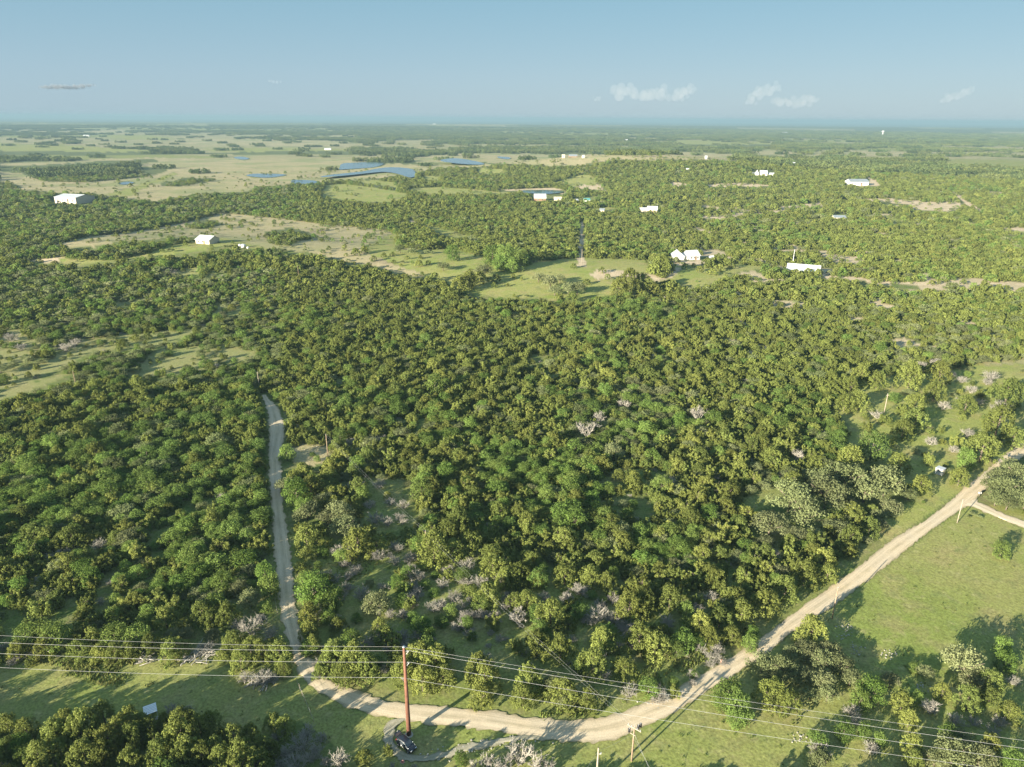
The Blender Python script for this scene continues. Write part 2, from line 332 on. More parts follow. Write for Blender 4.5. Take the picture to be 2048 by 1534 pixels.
# ------------------------------------------------------------------ mesh helpers
class MB:
    """collects polygons and links them as ONE mesh object"""
    def __init__(s): s.v = []; s.f = []
    def add(s, vs, fs):
        o = len(s.v); s.v += [tuple(map(float, v)) for v in vs]; s.f += [tuple(i + o for i in f) for f in fs]; return s
    def box(s, c, d, rz=0.0):
        x, y, z = d[0] / 2, d[1] / 2, d[2] / 2; cs, sn = math.cos(rz), math.sin(rz)
        vs = [(c[0] + a * cs - b * sn, c[1] + a * sn + b * cs, c[2] + h) for h in (-z, z) for a, b in ((-x, -y), (x, -y), (x, y), (-x, y))]
        return s.add(vs, [(3, 2, 1, 0), (4, 5, 6, 7), (0, 1, 5, 4), (1, 2, 6, 5), (2, 3, 7, 6), (3, 0, 4, 7)])
    def tube(s, pts, rad, n=8, cap=True):
        pts = [np.array(p, float) for p in pts]; rings = []
        if not hasattr(rad, '__len__'): rad = [rad] * len(pts)
        o = len(s.v)
        for i, p in enumerate(pts):
            d = pts[min(i + 1, len(pts) - 1)] - pts[max(i - 1, 0)]; d = d / (np.linalg.norm(d) + 1e-9)
            a = np.cross(d, (0, 0, 1) if abs(d[2]) < .9 else (1, 0, 0)); a /= np.linalg.norm(a); b = np.cross(d, a)
            for k in range(n):
                t = 2 * math.pi * k / n
                s.v.append(tuple(p + rad[i] * (math.cos(t) * a + math.sin(t) * b)))
        for i in range(len(pts) - 1):
            for k in range(n):
                s.f.append((o + i * n + k, o + i * n + (k + 1) % n, o + (i + 1) * n + (k + 1) % n, o + (i + 1) * n + k))
        if cap:
            s.f.append(tuple(o + k for k in range(n))[::-1]); e = o + (len(pts) - 1) * n
            s.f.append(tuple(e + k for k in range(n)))
        return s
    def mesh(s, name, mat, smooth=False):
        me = bpy.data.meshes.new(name); me.from_pydata(s.v, [], s.f)
        me.materials.append(MAT[mat] if isinstance(mat, str) else mat)
        if smooth: me.polygons.foreach_set('use_smooth', [True] * len(me.polygons))
        me.update(); return me
    def build(s, name, mat, parent=None, smooth=False, label=None):
        return link(name, s.mesh(name, mat, smooth), parent, label)
def link(name, me, parent=None, label=None):
    o = bpy.data.objects.new(name, me); COL.objects.link(o)
    if parent is not None: o.parent = parent
    if label: o['label'] = label
    return o
def thing(name, label, cat, loc=(0, 0, 0), rz=0.0, group=None):
    o = bpy.data.objects.new(name, None); COL.objects.link(o)
    o.location = tuple(map(float, loc)); o.rotation_euler = (0, 0, rz)
    return tag(o, label, cat, group)
def tag(o, label, cat, group=None):
    o['label'] = label; o['category'] = cat
    if group: o['group'] = group
    return o
def kind(o, k, label=None, cat=None):
    o['kind'] = k
    if label: o['label'] = label
    if cat: o['category'] = cat
    return o
def np_mesh(name, V, Q, mat, smooth=False):
    me = bpy.data.meshes.new(name); V = np.asarray(V, np.float32); Q = np.asarray(Q, np.int32)
    k = Q.shape[1]
    me.vertices.add(len(V)); me.vertices.foreach_set('co', V.ravel())
    me.loops.add(Q.size); me.loops.foreach_set('vertex_index', Q.ravel())
    me.polygons.add(len(Q)); me.polygons.foreach_set('loop_start', np.arange(0, Q.size, k, dtype=np.int32))
    me.update(calc_edges=True); me.validate()
    me.materials.append(MAT[mat] if isinstance(mat, str) else mat)
    if smooth: me.polygons.foreach_set('use_smooth', np.ones(len(Q), bool))
    return me

# ------------------------------------------------------------------ ground
def field_at(px, py):
    """ground kind weights (green, dry, bare, canopy) and tree share for points given by their place in the photograph"""
    g = np.zeros((len(px), 4)); share = np.ones(len(px)); hit = np.zeros(len(px), bool)
    for k, s, poly in FIELDS:
        m = inpoly(px, py, poly)
        if not m.any(): continue
        hit |= m; share[m] = s; g[m] = 0
        if k == 'green': g[m, 0] = 1
        elif k == 'dry': g[m, 1] = 1
        elif k == 'bare': g[m, 2] = 1
        elif k == 'wood': g[m, 3] = 1
        elif k == 'pale': g[m, 0] = .55; g[m, 1] = .35
        elif k == 'meadow': g[m, 0] = .8
        elif k == 'grass': g[m, 0] = .5
    return g, share, hit
ys = np.concatenate([np.arange(1700, 420, -4.0), np.arange(420, 248, -2.0)])
dep = PITCH + np.arctan((ys - 767) / F)
rr = np.concatenate([[0.0, 12, 25, 38, 48, 56], CAMH / np.tan(np.clip(dep, .004, 1.5))])
rr = np.unique(np.round(rr, 2)); rr = rr[rr < 15000]
rr = np.concatenate([rr, np.geomspace(rr[-1] * 1.06, 46000, 22)])
aa = np.concatenate([np.arange(-180, -46, 4.0), np.arange(-46, 46.01, 0.16), np.arange(50, 180, 4.0)])
ar = np.radians(aa); nr, na = len(rr), len(aa)
GX = (rr[:, None] * np.sin(ar)[None]).ravel(); GY = (rr[:, None] * np.cos(ar)[None]).ravel(); GZ = H(GX, GY)
gpx, gpy, gc = project(GX, GY, GZ)
wob = 3.0
gw, gshare, ghit = field_at(gpx + (vnoise(GX, GY, 9, 3) - .5) * 2 * wob, gpy + (vnoise(GX, GY, 9, 4) - .5) * wob)
gr = np.hypot(GX, GY)
farm = (~ghit) & (gr > 1000)
# beyond the traced fields the plain is wood broken by stretches of pasture
pn = vnoise(GX * .35 + GY * .1, GY, 330, 11) * .6 + vnoise(GX * .5, GY, 120, 12) * .4
past = farm & (gr > 1750) & (pn > np.where((gr > 2500) & (gr < 9000), .50, .55)) & (gr < 14000)
gw[farm, 3] = 1
gw[past] = 0; pk = vnoise(GX * .4, GY, 500, 13) > .5
gw[past & pk, 1] = .8; gw[past & ~pk, 0] = .7
# thin stony gaps on the slope to the right
gap = (~ghit) & (gpx > 1300) & (gpy > 370) & (gpy < 720) & (vnoise(GX, GY, 26, 21) * .6 + vnoise(GX, GY, 9, 22) * .4 > .63)
gw[gap] = 0; gw[gap, 2] = .8; gw[gap, 1] = .2
me = bpy.data.meshes.new('ground')
i = np.arange(nr - 1)[:, None] * na; j = np.arange(na)[None]; j2 = (j + 1) % na
Q = np.stack([i + j, i + na + j, i + na + j2, i + j2], -1).reshape(-1, 4)
gm, gt, gpn = new_mat('ground_cover')
ground_me = np_mesh('ground', np.stack([GX, GY, GZ], -1), Q[:, ::-1], gm, True)
ca = ground_me.color_attributes.new('cover', 'FLOAT_COLOR', 'POINT')
ca.data.foreach_set('color', gw.astype(np.float32).ravel())
ground_ob = kind(link('ground', ground_me), 'structure')
t = gt
at = N(t, 'ShaderNodeAttribute', attribute_name='cover'); sp = N(t, 'ShaderNodeSeparateColor'); t.links.new(at.outputs['Color'], sp.inputs[0])
geo = N(t, 'ShaderNodeNewGeometry'); P = geo.outputs['Position']
n1 = noise(t, P, 0.03, 5, .6); n2 = noise(t, P, .35, 4, .65); n3 = noise(t, P, 1.9, 3, .7); n4 = noise(t, P, .11, 4, .6)
base = mixc(t, ramp(t, n4, .35, .65), (.085, .125, .030), (.150, .155, .060))
base = mixc(t, math_(t, 'MULTIPLY', ramp(t, n2, .52, .7), .6), base, (.17, .14, .085))
green = mixc(t, ramp(t, n1, .35, .65), (.180, .215, .052), (.240, .235, .082))
green = mixc(t, math_(t, 'MULTIPLY', ramp(t, n4, .50, .66), .75), green, (.275, .225, .105))
green = mixc(t, math_(t, 'MULTIPLY', ramp(t, noise(t, P, .22, 5, .7), .52, .66), .65), green, (.115, .160, .045))
green = mixc(t, math_(t, 'MULTIPLY', ramp(t, n2, .56, .68), .6), green, (.30, .285, .125))
dry = mixc(t, ramp(t, n1, .35, .65), (.33, .275, .16), (.265, .24, .125))
dry = mixc(t, math_(t, 'MULTIPLY', ramp(t, n4, .55, .72), .7), dry, (.16, .18, .07))
dry = mixc(t, math_(t, 'MULTIPLY', ramp(t, noise(t, P, .007, 4, .6), .48, .62), .8), dry, (.185, .205, .085))
dry = mixc(t, math_(t, 'MULTIPLY', ramp(t, noise(t, P, .02, 4, .65), .58, .68), .6), dry, (.15, .125, .085))
bare = mixc(t, ramp(t, n4, .35, .68), (.47, .38, .26), (.36, .29, .19))
can = mixc(t, ramp(t, n1, .4, .62), (.075, .095, .036), (.105, .120, .045))
c = mixc(t, sp.outputs[0], base, green); c = mixc(t, sp.outputs[1], c, dry); c = mixc(t, sp.outputs[2], c, bare)
c = mixc(t, at.outputs['Alpha'], c, can)
fine = N(t, 'ShaderNodeMapRange'); fine.inputs[1].default_value = .25; fine.inputs[2].default_value = .75
fine.inputs[3].default_value = .55; fine.inputs[4].default_value = 1.45; t.links.new(n3, fine.inputs[0])
hs = N(t, 'ShaderNodeHueSaturation'); t.links.new(c, hs.inputs['Color']); t.links.new(fine.outputs[0], hs.inputs['Value'])
t.links.new(hs.outputs[0], gpn.inputs['Base Color']); gpn.inputs['Roughness'].default_value = .95; gpn.inputs['Specular IOR Level'].default_value = .1
bp = N(t, 'ShaderNodeBump'); bp.inputs['Strength'].default_value = .8; bp.inputs['Distance'].default_value = .10
t.links.new(noise(t, P, 1.1, 5, .75), bp.inputs['Height']); t.links.new(bp.outputs[0], gpn.inputs['Normal'])

# roads: strips of ground level gravel with ragged edges and two wheel tracks
def resample(line, step):
    P3 = ground([p[0] for p in line], [p[1] for p in line])[:, :2]
    d = np.r_[0, np.cumsum(np.hypot(*np.diff(P3, axis=0).T))]
    n = max(8, int(d[-1] / step)); s = np.linspace(0, d[-1], n)
    return np.stack([np.interp(s, d, P3[:, 0]), np.interp(s, d, P3[:, 1])], -1)
def smooth(a, k=3):
    for _ in range(k):
        b = a.copy(); b[1:-1] = (a[:-2] + 2 * a[1:-1] + a[2:]) / 4; a = b
    return a
ROADPTS = []
def strip(name, L, R, mat, lift, n=400, m=11, rag=.6):
    def rs(line):
        P3 = ground([p[0] for p in line], [p[1] for p in line])[:, :2]
        k = np.linspace(0, len(line) - 1, n)
        return smooth(np.stack([np.interp(k, np.arange(len(line)), P3[:, q]) for q in (0, 1)], -1), 6)
    if len(L) != len(R):
        a = resample(L, .5); b = resample(R, .5)
        a = a[np.linspace(0, len(a) - 1, n).astype(int)]; b = b[np.linspace(0, len(b) - 1, n).astype(int)]
        a, b = smooth(a, 6), smooth(b, 6)
    else: a, b = rs(L), rs(R)
    ex = (b - a) * .05; a, b = a - ex, b + ex
    w = np.linspace(0, 1, m); w[0] = 0; w[-1] = 1
    Vs = a[:, None] * (1 - w)[None, :, None] + b[:, None] * w[None, :, None]
    dirv = (b - a) / (np.linalg.norm(b - a, axis=1, keepdims=True) + 1e-6)
    jl = (vnoise(a[:, 0], a[:, 1], .9, 31) - .5) * 2 * rag; jr = (vnoise(b[:, 0], b[:, 1], .9, 32) - .5) * 2 * rag
    Vs[:, 0] += dirv * jl[:, None]; Vs[:, -1] += dirv * jr[:, None]
    crown = .05 * (1 - (2 * w - 1) ** 2)
    X, Y = Vs[..., 0].ravel(), Vs[..., 1].ravel()
    Z = H(X, Y) + lift + np.tile(crown, n)
    i = np.arange(n - 1)[:, None] * m; j = np.arange(m - 1)[None]
    Q = np.stack([i + j, i + j + 1, i + m + j + 1, i + m + j], -1).reshape(-1, 4)
    me = np_mesh(name, np.stack([X, Y, Z], -1), Q, mat, True)
    at = me.attributes.new('across', 'FLOAT', 'POINT'); at.data.foreach_set('value', np.tile(w, n).astype(np.float32))
    at2 = me.attributes.new('along', 'FLOAT', 'POINT'); mid = (a + b) / 2; sl_ = np.r_[0, np.cumsum(np.hypot(*np.diff(mid, axis=0).T))]; at2.data.foreach_set('value', np.repeat(sl_, m).astype(np.float32))
    ROADPTS.append(((a + b) / 2, np.linalg.norm(b - a, axis=1) / 2))
    return kind(link(name, me), 'structure')
def road_mat(name, c1, c2, c3, track):
    m, t, p = new_mat(name)
    geo = N(t, 'ShaderNodeNewGeometry'); P = geo.outputs['Position']
    ac = N(t, 'ShaderNodeAttribute', attribute_name='across')
    col = mixc(t, ramp(t, noise(t, P, .09, 3), .38, .62), c1, c2)
    col = mixc(t, math_(t, 'MULTIPLY', ramp(t, noise(t, P, .8, 5, .7), .45, .7), .6), col, c3)
    w = math_(t, 'ABSOLUTE', math_(t, 'SUBTRACT', math_(t, 'ABSOLUTE', math_(t, 'SUBTRACT', ac.outputs['Fac'], .5)), .22))
    tr = N(t, 'ShaderNodeMapRange'); tr.inputs[1].default_value = .04; tr.inputs[2].default_value = .16; tr.inputs[3].default_value = track; tr.inputs[4].default_value = 0
    t.links.new(w, tr.inputs[0])
    col = mixc(t, tr.outputs[0], col, tuple(min(1, x * 1.35) for x in c1))
    al = N(t, 'ShaderNodeAttribute', attribute_name='along'); cv_ = N(t, 'ShaderNodeCombineXYZ')
    t.links.new(math_(t, 'MULTIPLY', ac.outputs['Fac'], 14.0), cv_.inputs[0]); t.links.new(math_(t, 'MULTIPLY', al.outputs['Fac'], .10), cv_.inputs[1])
    col = mixc(t, math_(t, 'MULTIPLY', ramp(t, noise(t, cv_.outputs[0], 1.0, 5, .7), .5, .66), .55), col, tuple(x * .62 for x in c1))
    mid_ = N(t, 'ShaderNodeMapRange'); mid_.inputs[1].default_value = .0; mid_.inputs[2].default_value = .10; mid_.inputs[3].default_value = .45; mid_.inputs[4].default_value = 0
    t.links.new(math_(t, 'ABSOLUTE', math_(t, 'SUBTRACT', ac.outputs['Fac'], .5)), mid_.inputs[0])
    col = mixc(t, math_(t, 'MULTIPLY', mid_.outputs[0], ramp(t, noise(t, P, .16, 3), .42, .6)), col, (.24, .215, .13))
    e = math_(t, 'ABSOLUTE', math_(t, 'SUBTRACT', ac.outputs['Fac'], .5))
    ed = math_(t, 'ADD', e, math_(t, 'MULTIPLY', math_(t, 'SUBTRACT', noise(t, P, 1.2, 4, .7), .5), .16))
    col = mixc(t, math_(t, 'MULTIPLY', ramp(t, ed, .40, .50), .75), col, (.17, .155, .08))
    f = N(t, 'ShaderNodeMapRange'); f.inputs[1].default_value = .3; f.inputs[2].default_value = .7; f.inputs[3].default_value = .8; f.inputs[4].default_value = 1.2
    t.links.new(noise(t, P, 4.5, 4, .8), f.inputs[0])
    hs = N(t, 'ShaderNodeHueSaturation'); t.links.new(col, hs.inputs['Color']); t.links.new(f.outputs[0], hs.inputs['Value'])
    t.links.new(hs.outputs[0], p.inputs['Base Color']); p.inputs['Roughness'].default_value = .95; p.inputs['Specular IOR Level'].default_value = .15
    b = N(t, 'ShaderNodeBump'); b.inputs['Strength'].default_value = .5; b.inputs['Distance'].default_value = .06
    t.links.new(noise(t, P, 2.5, 5, .8), b.inputs['Height']); t.links.new(b.outputs[0], p.inputs['Normal'])
    return m
strip('gravel_road', ROAD_L, ROAD_R, road_mat('gravel', (.45, .375, .27), (.50, .40, .265), (.36, .30, .21), .35), .10, 900)
strip('driveway', DRIVE_L, DRIVE_R, road_mat('caliche', (.52, .44, .32), (.48, .40, .29), (.42, .35, .25), .25), .106, 160)
strip('dirt_track', TRACK_L, TRACK_R, road_mat('dirt', (.33, .30, .23), (.26, .24, .17), (.17, .17, .09), .2), .113, 300)

# water
wm, wt, wp = new_mat('pond_water')
wp.inputs['Base Color'].default_value = (.035, .07, .095, 1); wp.inputs['Roughness'].default_value = .12; wp.inputs['IOR'].default_value = 1.33
wb = N(wt, 'ShaderNodeBump'); wb.inputs['Strength'].default_value = .25; wb.inputs['Distance'].default_value = .2
wg = N(wt, 'ShaderNodeNewGeometry'); wt.links.new(noise(wt, wg.outputs['Position'], .5, 3), wb.inputs['Height']); wt.links.new(wb.outputs[0], wp.inputs['Normal'])
for poly in PONDS:
    pts = ground([p[0] for p in poly], [p[1] for p in poly])
    # round the outline a little
    a = pts[:, :2]
    for _ in range(2):
        nx = np.roll(a, -1, 0); a = np.stack([a * .75 + nx * .25, a * .25 + nx * .75], 1).reshape(-1, 2)
    z = H(a[:, 0], a[:, 1]); lvl = z.max() + .5
    b = MB(); b.add([(x, y, lvl) for x, y in a], [tuple(range(len(a)))])
    o = b.build('pond_water', wm); kind(o, 'structure')

# air
hm = bpy.data.materials.new('thin_air'); hm.use_nodes = True; ht = hm.node_tree
ht.nodes.remove(ht.nodes['Principled BSDF'])
hv = N(ht, 'ShaderNodeVolumePrincipled'); hv.inputs['Color'].default_value = (.175, .27, .35, 1); hv.inputs['Density'].default_value = HAZE = 1.25e-4
hv.inputs['Anisotropy'].default_value = .0
ht.links.new(hv.outputs[0], ht.nodes['Material Output'].inputs['Volume'])
hb = MB(); hb.box((0, 0, (118 - 9) / 2), (94000, 94000, 118 + 9)); hz = hb.build('haze', hm); kind(hz, 'stuff', 'thin pale blue haze over the whole plain', 'haze')

# clouds far out over the horizon
cm = bpy.data.materials.new('cloud_vapour'); cm.use_nodes = True; ct = cm.node_tree
ct.nodes.remove(ct.nodes['Principled BSDF'])
cv = N(ct, 'ShaderNodeVolumePrincipled'); cv.inputs['Color'].default_value = (1, .93, .90, 1); cv.inputs['Density'].default_value = .00017; cv.inputs['Anisotropy'].default_value = .1
ct.links.new(cv.outputs[0], ct.nodes['Material Output'].inputs['Volume'])
CD = 42000.0
cg = cm.copy(); cg.name = 'thin_grey_cloud'; cg.node_tree.nodes['Principled Volume'].inputs['Color'].default_value = (.30, .34, .40, 1); cg.node_tree.nodes['Principled Volume'].inputs['Density'].default_value = .0035
def cloud(label, blobs, group='small clouds low over the horizon', flat=1.0, mat=None):
    V, Fc = [], []
    import bmesh
    bm = bmesh.new()
    for px, py, r in blobs:
        d = FWD + RIGHT * (px - 1024) / F - UP * (py - 767) / F; d /= np.linalg.norm(d[:2])
        c = CAM + d * CD; R = r / F * CD * 1.05
        for k in range(12):
            off = rng.normal(size=3) * R * np.array([.5, .4, .30 * flat]); off[2] = abs(off[2]) * 1.3 - .2 * R; q = R * rng.uniform(.28, .55) * (1 if flat == 1 else .55)
            bmesh.ops.create_icosphere(bm, subdivisions=2, radius=q, matrix=Matrix.Translation(Vector(c + off)))
    me = bpy.data.meshes.new('cloud'); bm.to_mesh(me); bm.free(); me.materials.append(mat or cm)
    o = link('cloud', me); tag(o, label, 'cloud', group)
    rm = o.modifiers.new('merge', 'REMESH'); rm.mode = 'VOXEL'; rm.voxel_size = 22
    return o
cloud('wide puffy pinkish cloud right of centre, left half of the brightest pair', [(1240, 190, 16), (1258, 184, 16), (1280, 192, 14), (1300, 190, 15), (1318, 186, 14), (1322, 196, 12)])
cloud('compact upright puffy cloud, right half of the brightest pair', [(1350, 196, 12), (1362, 190, 13), (1374, 184, 12), (1384, 176, 9)])
cloud('long faint cloud bank with a bright slanting crest over the right plain', [(1520, 192, 13), (1538, 184, 13), (1552, 178, 11), (1500, 205, 12), (1560, 204, 14), (1600, 206, 14), (1625, 200, 9)])
cloud('faint slanting cloud farthest right above the horizon', [(1895, 200, 9), (1912, 192, 10), (1930, 186, 9), (1942, 180, 6)])
cloud('tiny faint cloud puff left of the wide puffy cloud', [(1192, 199, 6), (1196, 196, 5)])
cloud('flat thin grey cloud streak low at the far left', [(90, 172, 9), (105, 172, 12), (122, 171, 13), (138, 172, 13), (155, 171, 12), (172, 170, 9), (186, 169, 6)], 'small clouds low over the horizon', .25, cg)
cloud('very small thin cloud fleck high left of centre', [(545, 164, 5), (556, 165, 5)])

# ------------------------------------------------------------------ trees: prototypes
def leaves(r, clumps, per, size, up=.35, jit=.42, low=-.35):
    """clumps: (centre, radii); leaf sprays lie on each clump's skin, facing outwards with a jitter"""
    C = np.array([c for c, _ in clumps], float); R = np.array([q for _, q in clumps], float)
    n = len(C) * per
    ci = np.repeat(np.arange(len(C)), per)
    d = r.normal(size=(n, 3)); d[:, 2] = d[:, 2] + up
    d /= np.linalg.norm(d, axis=1, keepdims=True); d[:, 2] = np.maximum(d[:, 2], low)
    p = C[ci] + d * R[ci] * r.uniform(.62, 1.08, (n, 1))
    nn = d + r.normal(size=(n, 3)) * jit; nn /= np.linalg.norm(nn, axis=1, keepdims=True)
    a = np.cross(nn, r.normal(size=(n, 3))); a /= np.linalg.norm(a, axis=1, keepdims=True); b = np.cross(nn, a)
    s = size * r.uniform(.6, 1.35, (n, 1)); e = r.uniform(.55, .9, (n, 1))
    V = np.stack([p - a * s * .5 - b * s * .3 * e, p + a * s * .1 - b * s * .5 * e, p + a * s * .55 + b * s * .12, p - a * s * .15 + b * s * .5 * e], 1).reshape(-1, 3)
    return V, np.arange(4 * n).reshape(-1, 4)
def juniper(r, nc, per, size):
    """unit wide: several uneven plumes crowding one another, each a stack of sprays narrowing upwards"""
    cl = []; npl = max(3, nc // 9); a0 = r.uniform(0, 6.28)
    for k in range(npl):
        rad = .34 * math.sqrt((k + .15) / npl) * r.uniform(.75, 1.2); a = a0 + k * 2.4 + r.normal() * .3
        px, py = rad * math.cos(a), rad * math.sin(a); top = (1.0 - .9 * rad) * r.uniform(.72, 1.12); wid = r.uniform(.12, .19)
        m = nc // npl
        for j in range(m):
            h = (j + .6) / m; q = (.055 + .05 * (1 - h)) * r.uniform(.8, 1.3) * (66 / max(nc, 24)) ** .25
            s = wid * (1.1 - .75 * h)
            cl.append(((px * (.85 + .3 * h) + r.normal() * s * .6, py * (.85 + .3 * h) + r.normal() * s * .6, .10 + h * top * .88), (q, q, q * r.uniform(1.2, 1.8))))
    return leaves(r, cl, per, size)
def juniper_round(r, nc, per, size):
    """unit wide: the full dome of a juniper that stands in the open, foliage down to the ground"""
    R = r.uniform(.44, .52); Ht = r.uniform(.92, 1.1); cl = []; ang = r.uniform(0, 6.28); lob = r.uniform(0, 6.28)
    for k in range(nc):
        h = ((k + .5) / nc) ** .85; a = ang + k * 2.4 + r.normal() * .35
        prof = R * (1 + .16 * math.sin(3 * a + lob)) * math.sqrt(max(.02, 1 - h ** 2.1)) * (r.uniform(.78, 1.08) if k % 4 else r.uniform(.2, .7))
        q = r.uniform(.065, .115)
        cl.append(((prof * math.cos(a), prof * math.sin(a), .06 + h * Ht * .84 + r.normal() * .03), (q, q, q * r.uniform(1.2, 1.8))))
    return leaves(r, cl, per, size)
def leafy(r, nc, per, size):
    cl = []
    for k in range(nc):
        h = (k + .5) / nc; a = k * 2.4 + r.normal() * .4; prof = .40 * math.sqrt(max(.03, 1 - abs(h - .35) ** 1.8 * 1.7)) * r.uniform(.5, 1.1)
        q = r.uniform(.13, .21); cl.append(((prof * math.cos(a), prof * math.sin(a), (.08 + h * .84)), (q, q, q * .85)))
    return leaves(r, cl, per, size, jit=.5)
def oak(r, nc, per, size):
    cl = []; sx, sy = r.uniform(.85, 1.1), r.uniform(.85, 1.1)
    for k in range(nc):
        a = r.uniform(0, 6.28); rad = .44 * math.sqrt(r.uniform(0, 1)); z = .10 + .46 * math.sqrt(max(0, 1 - (rad / .5) ** 2)) * r.uniform(.35, 1.1)
        q = r.uniform(.09, .15); cl.append(((rad * math.cos(a) * sx, rad * math.sin(a) * sy, z + .06), (q * 1.15, q * 1.15, q * .8)))
    return leaves(r, cl, per, size, jit=.5)
def twigs(r, n1, n2, n3, spread, rad, tall=.8):
    """a leafless shrub, unit width: many thin tapering stems that fork twice"""
    V, Q = [], []
    def seg(p, q, r0, r1):
        d = q - p; d = d / (np.linalg.norm(d) + 1e-9); a = np.cross(d, (.3, .9, .31)); a /= np.linalg.norm(a) + 1e-9; b = np.cross(d, a)
        o = len(V)
        for c, rr_ in ((p, r0), (q, r1)):
            for k in range(3):
                t = 2.0944 * k; V.append(c + rr_ * (math.cos(t) * a + math.sin(t) * b))
        for k in range(3): Q.append((o + k, o + (k + 1) % 3, o + 3 + (k + 1) % 3, o + 3 + k))
    for i in range(n1):
        a = i * 2.4 + r.normal() * .4; tl = r.uniform(.15, 1.0) * spread
        d = np.array([math.cos(a) * tl, math.sin(a) * tl, 1.0]); d /= np.linalg.norm(d)
        L = r.uniform(.3, .45) * tall / .8; p0 = np.array([r.normal() * .04, r.normal() * .04, -.02]); p1 = p0 + d * L
        seg(p0, p1, rad * 1.6, rad)
        for j in range(n2):
            e = d + r.normal(size=3) * .5; e /= np.linalg.norm(e); s = p0 + (p1 - p0) * r.uniform(.45, 1); m = s + e * r.uniform(.14, .26)
            seg(s, m, rad, rad * .65)
            for k in range(n3):
                f = e + r.normal(size=3) * .7; f[2] += .2; f /= np.linalg.norm(f); u = s + (m - s) * r.uniform(.4, 1)
                seg(u, u + f * r.uniform(.07, .17), rad * .65, rad * .35)
    return np.array(V), np.array(Q)
def trunk_mesh(name, hgt, rad, limbs, reach, mat='bark'):
    b = MB(); r = random.Random(len(name) * 7)
    b.tube([(0, 0, -.03), (.01, .0, hgt * .5), (.0, .015, hgt)], [rad, rad * .8, rad * .45], 7)
    for k in range(limbs):
        a = k * 6.283 / limbs + r.uniform(-.3, .3); z = hgt * r.uniform(.35, .7)
        b.tube([(0, 0, z), (reach * .5 * math.cos(a), reach * .5 * math.sin(a), z + .14), (reach * math.cos(a), reach * math.sin(a), z + r.uniform(.2, .32))], [rad * .5, rad * .35, rad * .15], 5)
    return b.mesh(name, mat, True)
R_ = np.random.default_rng
PROTO = {'juniper': [], 'leafy': [], 'oak': [], 'bare': []}
for k in range(7): PROTO['juniper'].append(np_mesh('juniper_crown', *juniper(R_(10 + k), 66, 40, .053), 'juniper'))
ROUND = [np_mesh('juniper_crown', *juniper_round(R_(400 + k), 84, 38, .050), 'juniper') for k in range(6)]
PROTO['juniper'] += ROUND[:3]
for k in range(5): PROTO['leafy'].append(np_mesh('leafy_crown', *leafy(R_(30 + k), 34, 76, .050), 'leafy'))
for k in range(5): PROTO['oak'].append(np_mesh('oak_crown', *oak(R_(50 + k), 60, 44, .042), 'oak'))
for k in range(5): PROTO['bare'].append(np_mesh('bare_twigs', *twigs(R_(70 + k), 14, 5, 6, 1.15, .0078), 'twig'))
DEADP = [np_mesh('dead_branches', *twigs(R_(90 + k), 9, 6, 7, .8, .013, 1.15), 'dead') for k in range(3)]
LOD = {'juniper': [np_mesh('juniper_far', *juniper_round(R_(110 + k), 30, 18, .11), 'juniper') for k in range(5)],
       'leafy': [np_mesh('leafy_far', *leafy(R_(130 + k), 18, 30, .10), 'leafy') for k in range(3)],
       'oak': [np_mesh('oak_far', *oak(R_(150 + k), 26, 20, .09), 'oak') for k in range(3)],
       'bare': [np_mesh('bare_far', *twigs(R_(170 + k), 10, 4, 3, 1.0, .012), 'twig') for k in range(2)]}
TRUNK = {'juniper': trunk_mesh('juniper_trunk', .72, .030, 4, .22), 'leafy': trunk_mesh('leafy_trunk', .62, .028, 4, .25), 'oak': trunk_mesh('oak_trunk', .42, .032, 6, .36)}

